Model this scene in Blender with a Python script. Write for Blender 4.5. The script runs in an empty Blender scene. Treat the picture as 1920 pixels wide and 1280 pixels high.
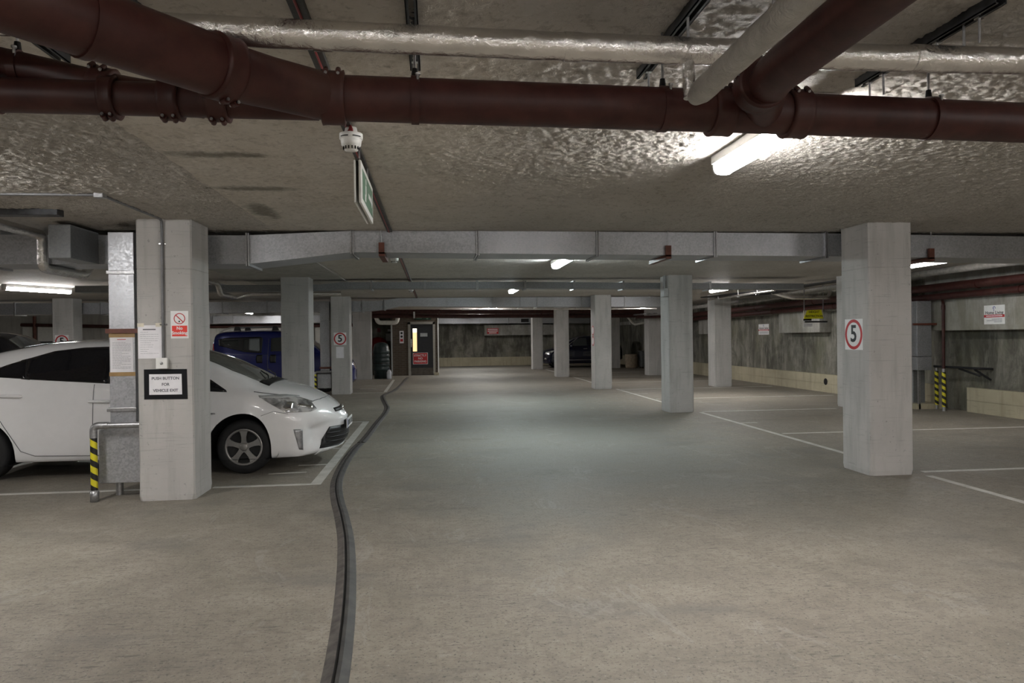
import bpy, bmesh, math, random
from math import sin, cos, pi, radians, atan2, sqrt
from mathutils import Vector, Matrix
from mathutils.bvhtree import BVHTree

random.seed(7)
S = bpy.context.scene
COL = S.collection

# ---------------------------------------------------------------- camera, world, exposure
cam_d = bpy.data.cameras.new('camera')
cam_d.sensor_fit = 'HORIZONTAL'; cam_d.sensor_width = 36.0
cam_d.lens = 36.0 * 1378.0 / 1920.0
cam_d.clip_start = 0.05; cam_d.clip_end = 200
cam = bpy.data.objects.new('camera', cam_d); COL.objects.link(cam)
YAW, PITCH, ROLL = 0.1065, 0.0059, 0.0126
fwd = Vector((sin(YAW) * cos(PITCH), cos(YAW) * cos(PITCH), -sin(PITCH)))
right = Vector((cos(YAW), -sin(YAW), 0))
up = right.cross(fwd)
r2 = right * cos(ROLL) + up * sin(ROLL) * -1
u2 = up * cos(ROLL) + right * sin(ROLL)
cam.matrix_world = Matrix(((r2.x, u2.x, -fwd.x, 0), (r2.y, u2.y, -fwd.y, 0), (r2.z, u2.z, -fwd.z, 1.5), (0, 0, 0, 1)))
S.camera = cam
W = bpy.data.worlds.new('world'); S.world = W; W.use_nodes = True
W.node_tree.nodes['Background'].inputs[0].default_value = (0.5, 0.55, 0.6, 1)
W.node_tree.nodes['Background'].inputs[1].default_value = 0.02
S.view_settings.view_transform = 'Standard'; S.view_settings.look = 'None'
S.view_settings.gamma = 1.0; S.view_settings.use_curve_mapping = False
S.view_settings.exposure = 1.85
TUBE_POWER = 34.0          # emission strength of the fluorescent diffusers
CEIL = 2.662

# ---------------------------------------------------------------- materials
MATS = {}
class N:
    """small node-tree helper"""
    def __init__(s, name):
        s.m = bpy.data.materials.new(name); s.m.use_nodes = True
        s.t = s.m.node_tree; s.b = s.t.nodes['Principled BSDF']; s.x = 0
    def n(s, typ, **kw):
        nd = s.t.nodes.new(typ)
        for k, v in kw.items():
            if k in nd.inputs: nd.inputs[k].default_value = v
            else: setattr(nd, k, v)
        return nd
    def l(s, a, b): s.t.links.new(a, b)
    def pos(s, scale=(1, 1, 1)):
        g = s.n('ShaderNodeNewGeometry'); mp = s.n('ShaderNodeMapping'); mp.inputs['Scale'].default_value = scale
        s.l(g.outputs['Position'], mp.inputs['Vector']); return mp.outputs[0]
    def objco(s, scale=(1, 1, 1)):
        g = s.n('ShaderNodeTexCoord'); mp = s.n('ShaderNodeMapping'); mp.inputs['Scale'].default_value = scale
        s.l(g.outputs['Object'], mp.inputs['Vector']); return mp.outputs[0]
    def noise(s, vec, scale, detail=4, rough=.55, dist=0):
        nd = s.n('ShaderNodeTexNoise'); nd.inputs['Scale'].default_value = scale
        nd.inputs['Detail'].default_value = detail; nd.inputs['Roughness'].default_value = rough
        nd.inputs['Distortion'].default_value = dist
        s.l(vec, nd.inputs['Vector']); return nd.outputs['Fac']
    def voro(s, vec, scale, out='Color'):
        nd = s.n('ShaderNodeTexVoronoi'); nd.inputs['Scale'].default_value = scale
        s.l(vec, nd.inputs['Vector']); return nd.outputs[out]
    def ramp(s, fac, stops):
        nd = s.n('ShaderNodeValToRGB'); e = nd.color_ramp.elements
        while len(e) < len(stops): e.new(.5)
        for i, (p, c) in enumerate(stops):
            e[i].position = p
            e[i].color = (c[0], c[1], c[2], 1) if not isinstance(c, (int, float)) else (c, c, c, 1)
        s.l(fac, nd.inputs[0]); return nd.outputs[0]
    def mix(s, fac, a, b, mode='MIX'):
        nd = s.n('ShaderNodeMix', data_type='RGBA', blend_type=mode)
        for i, v in ((0, fac), (6, a), (7, b)):
            if isinstance(v, bpy.types.NodeSocket): s.l(v, nd.inputs[i])
            elif i == 0: nd.inputs[i].default_value = v
            else: nd.inputs[i].default_value = (v[0], v[1], v[2], 1)
        return nd.outputs[2]
    def math(s, op, a, b=0.0, c=None):
        nd = s.n('ShaderNodeMath', operation=op)
        for i, v in ((0, a), (1, b)) + (((2, c),) if c is not None else ()):
            if isinstance(v, bpy.types.NodeSocket): s.l(v, nd.inputs[i])
            else: nd.inputs[i].default_value = v
        return nd.outputs[0]
    def sep(s, v):
        nd = s.n('ShaderNodeSeparateXYZ'); s.l(v, nd.inputs[0]); return nd.outputs
    def bump(s, h, strength=.3, dist=.01, prev=None):
        nd = s.n('ShaderNodeBump'); nd.inputs['Distance'].default_value = dist
        if isinstance(strength, bpy.types.NodeSocket): s.l(strength, nd.inputs['Strength'])
        else: nd.inputs['Strength'].default_value = strength
        s.l(h, nd.inputs['Height'])
        if prev is not None: s.l(prev, nd.inputs['Normal'])
        s.l(nd.outputs[0], s.b.inputs['Normal']); return nd.outputs[0]
    def col(s, v):
        if isinstance(v, bpy.types.NodeSocket): s.l(v, s.b.inputs['Base Color'])
        else: s.b.inputs['Base Color'].default_value = (v[0], v[1], v[2], 1)
    def set(s, **kw):
        for k, v in kw.items():
            k = k.replace('_', ' ')
            if isinstance(v, bpy.types.NodeSocket): s.l(v, s.b.inputs[k])
            else: s.b.inputs[k].default_value = v
        return s

def plain(name, c, rough=.5, metal=0.0, var=.08, bump=0, coat=0, scale=12, spec=.5):
    k = N(name); v = k.pos()
    f = k.noise(v, scale, 3)
    d = [max(0, x * (1 - var * 2)) for x in c]; b = [min(1, x * (1 + var * 2)) for x in c]
    k.col(k.ramp(f, [(.3, d), (.7, b)]))
    k.set(Roughness=rough, Metallic=metal, Coat_Weight=coat, Coat_Roughness=.04, Specular_IOR_Level=spec)
    if bump: k.bump(k.noise(v, scale * 12, 3), bump, .004)
    MATS[name] = k.m; return k.m

def emit(name, c, s):
    k = N(name); k.col((0.8, 0.8, 0.8))
    k.b.inputs['Emission Color'].default_value = (*c, 1); k.b.inputs['Emission Strength'].default_value = s
    MATS[name] = k.m; return k.m

# floor: worn power-floated concrete
k = N('floor_concrete'); v = k.pos(); xyz = k.sep(v)
big = k.noise(v, .45, 5, .6, .4); mid = k.noise(v, 2.6, 7, .68, .3); fine = k.noise(v, 55, 3, .7); med = k.noise(v, 14, 5, .7)
base = k.ramp(big, [(.36, (.212, .188, .153)), (.50, (.252, .225, .185)), (.64, (.292, .264, .22))])
base = k.mix(.55, base, k.ramp(mid, [(.34, (.168, .150, .123)), (.50, (.245, .219, .18)), (.66, (.322, .293, .246))]))
base = k.mix(k.ramp(med, [(.40, .45), (.52, 0.0)]), base, (.165, .144, .122))
# lane greyer towards its middle, beyond the first columns
lx = k.math('ABSOLUTE', k.math('SUBTRACT', xyz[0], 1.9))
lane = k.math('MULTIPLY', k.ramp(k.math('ADD', k.math('MULTIPLY', lx, .30), k.math('MULTIPLY', k.math('SUBTRACT', mid, .5), .8)), [(.30, 1.0), (.85, 0.0)]), k.ramp(k.math('ADD', k.math('MULTIPLY', xyz[1], .05), k.math('MULTIPLY', k.math('SUBTRACT', big, .5), .3)), [(.26, 0.0), (.40, 1.0)]))
base = k.mix(k.math('MULTIPLY', lane, .62), base, (.185, .192, .180))
sv = k.pos((5, 30, 1)); ch = k.noise(sv, 1.7, 4, .7)
zone = k.ramp(k.noise(v, .7, 3), [(.42, 0.0), (.58, 1.0)])
chips = k.math('MULTIPLY', k.ramp(ch, [(.57, 0.0), (.62, .85)]), zone)
base = k.mix(chips, base, (.115, .10, .088))
pits = k.ramp(fine, [(.36, .9), (.42, 0.0)]); base = k.mix(pits, base, (.095, .086, .078))
base = k.mix(k.ramp(fine, [(.62, 0.0), (.68, .55)]), base, (.40, .375, .335))
grit = k.ramp(k.voro(v, 9, 'Distance'), [(.03, .8), (.05, 0.0)]); base = k.mix(grit, base, (.07, .062, .056))
oil = k.ramp(k.noise(k.pos((.8, 1.6, 1)), .9, 4, .6), [(.56, 0.0), (.68, .5)])
base = k.mix(oil, base, (.135, .128, .118))
scuff = k.ramp(k.noise(k.pos((1.1, .5, 1)), 1.5, 6, .75, 1.2), [(.585, 0.0), (.62, .30), (.66, 0.0)]); base = k.mix(scuff, base, (.37, .35, .315))
k.col(base)
k.set(Roughness=k.ramp(mid, [(.3, .55), (.7, .75)]), Specular_IOR_Level=.4)
bb = k.bump(med, .35, .01)
bb = k.bump(fine, .35, .004, bb)
k.bump(chips, -.4, .004, bb)
MATS['floor'] = k.m

# ceiling: sprayed mineral coating, with a smoother strip between two pours
k = N('sprayed_ceiling'); v = k.pos(); xyz = k.sep(v)
X = xyz[0]
strip = k.math('MULTIPLY', k.math('GREATER_THAN', X, k.math('ADD', -1.68, k.math('MULTIPLY', k.noise(v, 3, 2), .06))), k.ramp(k.math('ADD', k.math('MULTIPLY', X, .5), k.math('MULTIPLY', k.noise(v, 1.3, 3), .5)), [(.20, 1.0), (.55, 0.0)]))
cl = k.noise(v, .7, 4, .6)
c = k.ramp(cl, [(.36, (.56, .525, .475)), (.64, (.66, .62, .57))])
sm = k.ramp(k.noise(v, 3, 5, .6), [(.36, (.52, .48, .42)), (.64, (.60, .56, .50))])
c = k.mix(strip, c, sm)
pits = k.noise(v, 16, 4, .65)
c = k.mix(k.ramp(pits, [(.36, .5), (.46, 0.0)]), c, (.31, .28, .24))
c = k.mix(k.ramp(k.noise(v, 34, 3, .6), [(.55, 0.0), (.66, .5)]), c, (.64, .60, .54))
def blob(cx, cy, rx, ry):
    ax = k.math('DIVIDE', k.math('SUBTRACT', X, cx), rx); ay = k.math('DIVIDE', k.math('SUBTRACT', xyz[1], cy), ry)
    d = k.math('SQRT', k.math('ADD', k.math('MULTIPLY', ax, ax), k.math('MULTIPLY', ay, ay)))
    d = k.math('ADD', d, k.math('MULTIPLY', k.math('SUBTRACT', k.noise(v, 7, 5, .75), .5), 1.9))
    return k.ramp(d, [(.35, .8), (1.0, 0.0)])
for q in ((-1.35, 4.74, .36, .10), (-1.12, 4.75, .16, .08), (-1.36, 5.78, .42, .11), (-1.5, 6.8, .14, .5)):
    c = k.mix(blob(*q), c, (.125, .115, .088))
c = k.mix(k.ramp(k.noise(v, 22, 5, .7), [(.62, 0.0), (.68, .5)]), c, (.20, .18, .15))
k.col(c)
hh = k.math('ADD', k.math('MULTIPLY', k.noise(v, 30, 6, .72, .8), .75), k.math('MULTIPLY', k.noise(v, 9, 3, .6), .4))
k.bump(hh, k.math('SUBTRACT', .95, k.math('MULTIPLY', strip, .62)), .042)
k.set(Roughness=.7, Specular_IOR_Level=.35)
MATS['ceiling'] = k.m

def concrete(name, lo, hi, stain, pours=True, drips=0.0, dripcol=(.10, .095, .08)):
    k = N(name); v = k.pos(); xyz = k.sep(v)
    a = k.noise(v, 1.4, 5, .6, .3)
    c = k.ramp(a, [(.3, lo), (.7, hi)])
    c = k.mix(k.ramp(k.noise(k.pos((6, 6, .7)), 1.2, 5, .6), [(.50, 0.0), (.66, .55)]), c, stain)
    c = k.mix(k.ramp(k.noise(v, 30, 3, .6), [(.665, 0.0), (.71, .6)]), c, [x * .5 for x in lo])
    c = k.mix(k.ramp(k.noise(k.pos((3, 3, 60)), 1.0, 4, .6), [(.60, 0.0), (.68, .35)]), c, [x * .55 for x in lo])
    if drips:
        d = k.noise(k.pos((1.5, 1.5, .42)), 1.3, 6, .68, .5)
        c = k.mix(k.ramp(d, [(.42, 0.0), (.60, drips)]), c, dripcol)
        c = k.mix(k.ramp(k.noise(v, 1.1, 6, .72, .6), [(.46, 0.0), (.62, drips * .8)]), c, [x * .8 for x in dripcol])
        c = k.mix(k.ramp(k.noise(k.pos((2.5, 2.5, .6)), 2.3, 5, .65, .3), [(.52, 0.0), (.66, .40)]), c, [min(1, x * 1.1) for x in hi])
        c = k.mix(k.ramp(k.noise(v, .9, 3), [(.5, 0.0), (.68, .35)]), c, (.17, .165, .10))
    k.col(c); k.set(Roughness=.78, Specular_IOR_Level=.3)
    b = k.bump(k.noise(v, 60, 4, .7), .25, .004); k.bump(a, .2, .02, b)
    MATS[name] = k.m
concrete('column', (.41, .40, .385), (.50, .488, .47), (.31, .30, .282))
concrete('wall_dark', (.20, .19, .16), (.31, .295, .255), (.15, .142, .115), drips=.85, dripcol=(.075, .073, .058))
concrete('wall_light', (.34, .33, .305), (.43, .415, .385), (.25, .24, .21), drips=.55, dripcol=(.17, .16, .135))
concrete('wall_pale', (.36, .35, .32), (.46, .45, .42), (.27, .26, .23))
concrete('plinth', (.37, .33, .235), (.47, .425, .31), (.28, .245, .17))

# dark brown brick
k = N('brown_brick'); g = k.n('ShaderNodeNewGeometry'); sx = k.sep(g.outputs['Position'])
cb = k.n('ShaderNodeCombineXYZ'); k.l(sx[0], cb.inputs[0]); k.l(sx[2], cb.inputs[1])
br = k.n('ShaderNodeTexBrick'); k.l(cb.outputs[0], br.inputs['Vector'])
for nm, val in (('Color1', (.075, .052, .036, 1)), ('Color2', (.10, .072, .05, 1)), ('Mortar', (.13, .115, .095, 1)), ('Scale', 1.0), ('Mortar Size', .008), ('Brick Width', .225), ('Row Height', .075)):
    br.inputs[nm].default_value = val
k.col(br.outputs[0]); k.bump(br.outputs['Fac'], -.4, .006); k.set(Roughness=.8); MATS['brick'] = k.m

# galvanised sheet with spangle
def galv(name, lo, hi, rough=.42, metal=.75, sc=60):
    k = N(name); v = k.objco()
    vc = k.voro(v, sc); g1 = k.sep(vc)[0]
    f = k.math('ADD', k.math('MULTIPLY', g1, .34), k.math('ADD', k.math('MULTIPLY', k.noise(v, 2.2, 4), .45), k.math('MULTIPLY', k.noise(v, 60, 3, .7), .33)))
    k.col(k.ramp(f, [(.25, lo), (.75, hi)]))
    k.set(Metallic=metal, Roughness=k.ramp(g1, [(0, rough - .07), (1, rough + .1)]))
    k.bump(k.noise(v, 3, 2), .08, .02); MATS[name] = k.m
galv('galvanised', (.33, .34, .36), (.52, .53, .555))
galv('galvanised_dark', (.22, .23, .24), (.34, .35, .36), .5)
galv('steel', (.30, .30, .31), (.46, .46, .47), .38, .85, 60)

# crinkled aluminium foil lagging
k = N('foil_lagging'); v = k.objco((1, 1, 1))
k.col(k.ramp(k.noise(v, 6, 3), [(.3, (.62, .60, .58)), (.7, (.80, .78, .76))]))
k.set(Metallic=.95, Roughness=.19)
b = k.bump(k.noise(v, 38, 4, .65, 1.5), .36, .014); k.bump(k.voro(v, 16, 'Distance'), .35, .012, b); MATS['foil'] = k.m
k = N('dull_lagging'); v = k.objco()
k.col(k.ramp(k.noise(v, 14, 4), [(.3, (.38, .36, .33)), (.7, (.52, .50, .46))])); k.set(Metallic=.55, Roughness=.45)
k.bump(k.noise(v, 26, 5, .65, 1.0), .7, .016); MATS['lagging'] = k.m

plain('dimmed_lagging', (.20, .19, .175), .6, .2, .12)  # silver lagging painted darker to keep the right-bay pipe dim
# red oxide cast iron
k = N('red_oxide'); v = k.pos()
c = k.ramp(k.noise(v, 9, 5, .6), [(.36, (.036, .0095, .008)), (.64, (.060, .018, .0145))])
c = k.mix(k.ramp(k.noise(v, 3.0, 4, .6), [(.54, 0.0), (.70, .30)]), c, (.10, .055, .04))
k.col(c); k.set(Roughness=.46, Specular_IOR_Level=.35); k.bump(k.noise(v, 60, 3), .12, .003); MATS['red_pipe'] = k.m
plain('brown_paint', (.12, .035, .02), .55, 0, .12)
plain('dark_trunking', (.055, .052, .048), .5, .3, .2)
plain('black_strut', (.06, .062, .066), .42, .7, .2)
plain('conduit_grey', (.15, .15, .155), .45, .3, .08)
plain('black_metal', (.02, .02, .022), .4, .4)
plain('red_cable', (.22, .02, .02), .5)
plain('white_plastic', (.78, .78, .76), .4, 0, .02)
plain('grey_plastic', (.40, .41, .41), .5, 0, .05)
plain('red_plastic', (.15, .012, .012), .35, 0, .05)
plain('paper', (.80, .79, .82), .75, 0, .025)
plain('old_paper', (.72, .70, .64), .75, 0, .05)
plain('print', (.36, .36, .40), .8, 0, .02)
plain('print_dark', (.10, .10, .12), .8, 0, .02)
plain('brown_tape', (.36, .23, .10), .4, 0, .08)
plain('clear_tape', (.70, .66, .55), .3, 0, .05)
plain('sign_white', (.80, .80, .80), .4, 0, .02)
plain('sign_red', (.48, .02, .025), .4, 0, .03)
plain('sign_bright_red', (.78, .035, .02), .4, 0, .02)
plain('sign_black', (.012, .012, .014), .4, 0, .02)
plain('sign_yellow', (.88, .82, .02), .4, 0, .03)
plain('sign_green', (.12, .22, .15), .4, 0, .05)
plain('sign_dark_green', (.012, .035, .022), .4, 0, .05)
plain('sign_blue', (.05, .08, .32), .4, 0, .05)
plain('laminate_black', (.010, .011, .014), .22, 0, .05)
plain('door_black', (.012, .012, .016), .35, 0, .1)
plain('door_frame', (.30, .285, .25), .5, 0, .05)
plain('kick_plate', (.10, .085, .07), .4, .6, .1)
plain('chrome', (.8, .8, .8), .15, 1.0, .02)
plain('tank_green', (.022, .036, .036), .38, 0, .15)
plain('blue_plastic', (.012, .022, .05), .4, 0, .15)
plain('milky_plastic', (.62, .64, .68), .4, 0, .06)
plain('white_paint', (.88, .88, .89), .22, 0, .008, 0, 1.0)
plain('blue_paint', (.008, .017, .15), .25, .2, .03, 0, 1.0)
plain('navy_paint', (.004, .006, .022), .22, .2, .03, 0, 1.0)
plain('black_paint', (.006, .006, .008), .3, .1, .03, 0, 1.0)
plain('tyre', (.010, .010, .011), .75, 0, .1, .3)
plain('alloy', (.34, .33, .32), .42, .7, .04)
plain('dark_trim', (.008, .008, .009), .45, 0, .05)
plain('panel_gap', (.16, .16, .17), .6, 0, .02)
plain('tail_red', (.5, .01, .01), .2, 0, .05)
plain('cardboard', (.30, .235, .17), .8, 0, .1)
plain('grey_bin', (.10, .105, .105), .5, 0, .1)
plain('notice_board', (.66, .66, .62), .5, 0, .03)
k = N('tinted_glass'); k.col((.006, .006, .008)); k.set(Roughness=.04, Specular_IOR_Level=.7); MATS['tint'] = k.m
k = N('windscreen_glass'); v = k.pos(); k.col(k.ramp(k.noise(v, 2.0, 2), [(.35, (.09, .095, .09)), (.7, (.19, .195, .185))])); k.set(Roughness=.03, Specular_IOR_Level=.8, Coat_Weight=.6); MATS['screen'] = k.m
k = N('grey_window_glass'); k.col((.045, .05, .05)); k.set(Roughness=.05, Specular_IOR_Level=.8); MATS['van_glass'] = k.m
k = N('pale_window_glass'); k.col((.22, .24, .25)); k.set(Roughness=.08, Specular_IOR_Level=.8); MATS['pale_glass'] = k.m
k = N('headlamp_lens'); v = k.objco(); k.col(k.ramp(k.noise(v, 9, 2, .5, .6), [(.36, (.22, .225, .23)), (.50, (.46, .465, .47)), (.60, (.85, .85, .86))])); k.set(Roughness=.06, Metallic=.5, Coat_Weight=1); MATS['lens'] = k.m
# white road paint, worn
k = N('line_paint'); v = k.pos()
c = k.ramp(k.noise(v, 5, 5, .65), [(.30, (.40, .385, .355)), (.62, (.58, .565, .53))])
c = k.mix(k.ramp(k.noise(v, 38, 4, .7), [(.60, 0.0), (.70, .7)]), c, (.27, .25, .225)); k.col(c); k.set(Roughness=.6); MATS['line'] = k.m
# rubber
k = N('ramp_rubber'); v = k.pos(); k.col(k.ramp(k.noise(v, 8, 5, .6), [(.3, (.030, .029, .029)), (.7, (.075, .070, .066))])); k.set(Roughness=.55); k.bump(k.noise(v, 80, 3), .15, .003); MATS['rubber'] = k.m
plain('rubber_channel', (.018, .018, .019), .5, 0, .2)
plain('rubber_flank', (.085, .075, .068), .65, 0, .25)
# black / yellow spiral tape
k = N('hazard_tape'); g = k.n('ShaderNodeTexCoord'); sx = k.sep(g.outputs['Object'])
ang = k.math('DIVIDE', k.math('ARCTAN2', sx[1], sx[0]), 2 * pi)
ph = k.math('FRACT', k.math('ADD', k.math('MULTIPLY', sx[2], 8.2), k.math('MULTIPLY', ang, 1.0)))
k.col(k.mix(k.math('GREATER_THAN', ph, .52), (.62, .55, .02), (.012, .012, .012))); k.set(Roughness=.4); MATS['hazard'] = k.m
emit('tube_light', (1.0, .978, .955), TUBE_POWER)
emit('tube_light_dim', (1.0, .97, .95), TUBE_POWER * .55)  # emission turned down to keep the right bays darker
emit('tube_light_cool', (.86, .98, 1.0), TUBE_POWER)
emit('warm_glow', (1.0, .62, .24), .34)
emit('pale_glow', (1.0, .93, .78), .5)

# ---------------------------------------------------------------- mesh helpers
class MB:
    def __init__(s): s.v = []; s.f = []; s.sm = []
    def add(s, vs, fs, smooth=False):
        o = len(s.v); s.v += [tuple(p) for p in vs]
        for f in fs: s.f.append(tuple(i + o for i in f)); s.sm.append(smooth)
        return s
    def box(s, x0, x1, y0, y1, z0, z1, bev=0.0):
        if bev:
            b = min(bev, (x1 - x0) / 2.2, (y1 - y0) / 2.2, (z1 - z0) / 2.2)
            bm = bmesh.new()
            bmesh.ops.create_cube(bm, size=1)
            for q in bm.verts: q.co = Vector(((x0 + x1) / 2 + q.co.x * (x1 - x0), (y0 + y1) / 2 + q.co.y * (y1 - y0), (z0 + z1) / 2 + q.co.z * (z1 - z0)))
            bmesh.ops.bevel(bm, geom=bm.edges[:], offset=b, segments=2, affect='EDGES', profile=.5)
            bm.verts.index_update()
            s.add([q.co[:] for q in bm.verts], [[q.index for q in f.verts] for f in bm.faces]); bm.free()
            return s
        vs = [(x0, y0, z0), (x1, y0, z0), (x1, y1, z0), (x0, y1, z0), (x0, y0, z1), (x1, y0, z1), (x1, y1, z1), (x0, y1, z1)]
        return s.add(vs, [(0, 3, 2, 1), (4, 5, 6, 7), (0, 1, 5, 4), (1, 2, 6, 5), (2, 3, 7, 6), (3, 0, 4, 7)])
    def prism(s, pts, d):
        """polygon pts (3-D, planar, counter-clockwise seen from -d) pushed along d"""
        n = len(pts); d = Vector(d); a = [Vector(p) for p in pts]
        vs = a + [p + d for p in a]
        return s.add(vs, [tuple(range(n))[::-1], tuple(range(n, 2 * n))] + [(i, (i + 1) % n, n + (i + 1) % n, n + i) for i in range(n)])
    def tube(s, pts, r, n=16, caps=True, bend=0.0, flat=1.0):
        P = [Vector(p) for p in pts]
        if bend and len(P) > 2:
            Q = [P[0]]
            for i in range(1, len(P) - 1):
                a = (P[i - 1] - P[i]); b = (P[i + 1] - P[i]); q = min(bend, a.length * .45, b.length * .45)
                A = P[i] + a.normalized() * q; B = P[i] + b.normalized() * q
                for t in range(7):
                    t /= 6; Q.append(A * (1 - t) ** 2 + P[i] * 2 * t * (1 - t) + B * t * t)
            Q.append(P[-1]); P = Q
        rs = list(r) if isinstance(r, (list, tuple)) else [r] * len(P)
        if len(rs) != len(P):
            R0 = rs; rs = []
            for i in range(len(P)):
                q = i / (len(P) - 1) * (len(R0) - 1); a = min(int(q), len(R0) - 2); rs.append(R0[a] + (R0[a + 1] - R0[a]) * (q - a))
        T = []
        for i in range(len(P)):
            t = (P[min(i + 1, len(P) - 1)] - P[max(i - 1, 0)]).normalized(); T.append(t)
        ref = Vector((0, 0, 1)) if abs(T[0].z) < .9 else Vector((0, 1, 0))
        u = T[0].cross(ref).normalized(); vs = []
        for i, p in enumerate(P):
            u = (u - T[i] * u.dot(T[i])).normalized(); w = T[i].cross(u)
            for j in range(n):
                a = 2 * pi * j / n; vs.append(p + (u * cos(a) + w * sin(a) * flat) * rs[i])
        fs = [(i * n + j, i * n + (j + 1) % n, (i + 1) * n + (j + 1) % n, (i + 1) * n + j) for i in range(len(P) - 1) for j in range(n)]
        s.add(vs, [f[::-1] for f in fs], True)
        if caps:
            s.add(vs[:n], [tuple(range(n))]); s.add(vs[-n:], [tuple(range(n))[::-1]])
        return s
    def lathe(s, prof, c=(0, 0, 0), axis='Z', n=24, smooth=True):
        vs = []
        for (r, h) in prof:
            for j in range(n):
                a = 2 * pi * j / n; x, y = r * cos(a), r * sin(a)
                p = (x, y, h) if axis == 'Z' else ((x, h, y) if axis == 'Y' else (h, x, y))
                vs.append((p[0] + c[0], p[1] + c[1], p[2] + c[2]))
        m = len(prof)
        fs = [(i * n + j, i * n + (j + 1) % n, (i + 1) * n + (j + 1) % n, (i + 1) * n + j) for i in range(m - 1) for j in range(n)]
        return s.add(vs, fs, smooth)
    def disc(s, c, r, axis='Y', n=28, d=.004, rx=None):
        """solid disc of thickness d"""
        rx = rx or r; ring = []
        for j in range(n):
            a = 2 * pi * j / n; x, y = rx * cos(a), r * sin(a)
            ring.append((c[0] + x, c[1], c[2] + y) if axis == 'Y' else ((c[0], c[1] + x, c[2] + y) if axis == 'X' else (c[0] + x, c[1] + y, c[2])))
        return s.prism(ring, {'Y': (0, d, 0), 'X': (d, 0, 0), 'Z': (0, 0, d)}[axis])

ROOT = {}
def link(name, mb, mat, parent=None, kind=None, label=None, fixnorm=True, autosmooth=True):
    me = bpy.data.meshes.new(name)
    base = Vector(ROOT.get(parent.name, (0, 0, 0))) if parent is not None else Vector((0, 0, 0))
    me.from_pydata([(p[0] - base.x, p[1] - base.y, p[2] - base.z) for p in mb.v], [], mb.f)
    me.polygons.foreach_set('use_smooth', mb.sm)
    me.update()
    if fixnorm:
        bm = bmesh.new(); bm.from_mesh(me); bmesh.ops.recalc_face_normals(bm, faces=bm.faces[:]); bm.to_mesh(me); bm.free()
    o = bpy.data.objects.new(name, me); COL.objects.link(o)
    if mat: me.materials.append(MATS[mat] if isinstance(mat, str) else mat)
    if parent is not None:
        o.parent = parent; ROOT[o.name] = tuple(base)
    if kind: o['kind'] = kind
    if label: o['label'] = label
    return o
def thing(name, label, cat, loc=(0, 0, 0), group=None):
    o = bpy.data.objects.new(name, None); COL.objects.link(o); o.location = loc; o.empty_display_size = .1
    o['label'] = label; o['category'] = cat
    if group: o['group'] = group
    ROOT[o.name] = tuple(loc); return o
def single(name, mb, mat, label, cat, group=None):
    """a thing that is one mesh, its origin at the middle of its base"""
    xs = [p[0] for p in mb.v]; ys = [p[1] for p in mb.v]; zs = [p[2] for p in mb.v]
    c = ((min(xs) + max(xs)) / 2, (min(ys) + max(ys)) / 2, min(zs))
    mb.v = [(p[0] - c[0], p[1] - c[1], p[2] - c[2]) for p in mb.v]
    o = link(name, mb, mat); o.location = c; o['label'] = label; o['category'] = cat
    if group: o['group'] = group
    return o
def struct(name, mb, mat, parent=None):
    return link(name, mb, mat, parent, None if parent is not None else 'structure')
def copy_tree(o, loc):
    c = o.copy(); COL.objects.link(c); c.location = loc; ROOT[c.name] = tuple(loc)
    for ch in o.children:
        d = ch.copy(); COL.objects.link(d); d.parent = c
        for g in ch.children:
            e = g.copy(); COL.objects.link(e); e.parent = d
    return c
def text_mb(body, size, origin, ux, uz, depth=.002, align='CENTER', bold=0.0, xs=1.0, shear=0.0):
    """words as thin solid letters: origin = centre of the line, ux = reading direction, uz = up"""
    cu = bpy.data.curves.new('letters', 'FONT'); cu.body = body; cu.size = size; cu.align_x = align; cu.align_y = 'CENTER'
    cu.extrude = depth / 2; cu.offset = bold; cu.shear = shear; cu.resolution_u = 3
    ob = bpy.data.objects.new('letters', cu); COL.objects.link(ob)
    dg = bpy.context.evaluated_depsgraph_get(); me = bpy.data.meshes.new_from_object(ob.evaluated_get(dg))
    bpy.data.objects.remove(ob); bpy.data.curves.remove(cu)
    ux, uz = Vector(ux).normalized(), Vector(uz).normalized(); un = ux.cross(uz); O = Vector(origin)
    m = MB(); m.add([O + ux * q.co.x * xs + uz * q.co.y + un * q.co.z for q in me.vertices], [tuple(p.vertices) for p in me.polygons])
    bpy.data.meshes.remove(me); return m
def lines_mb(rows, x0, x1, y, z1, z0, th=.003, axis='Y', sgn=1):
    """rows of small print too fine to read: thin broken bars between x0 and x1, top z1 to bottom z0"""
    m = MB(); r = random.Random(rows * 31 + int(abs(x0) * 97))
    for i in range(rows):
        z = z1 - (z1 - z0) * (i + .5) / rows; x = x0; end = x0 + (x1 - x0) * (1 if r.random() < .7 else r.uniform(.4, .9))
        while x < end - .004:
            w = r.uniform(.012, .035) * (abs(x1 - x0) / .18); w = min(w, end - x)
            if axis == 'Y': m.box(x, x + w, y - .0008, y, z - th / 2, z + th / 2)
            else: m.box(y - .0008, y, x, x + w, z - th / 2, z + th / 2)
            x += w + .004
    return m

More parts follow.
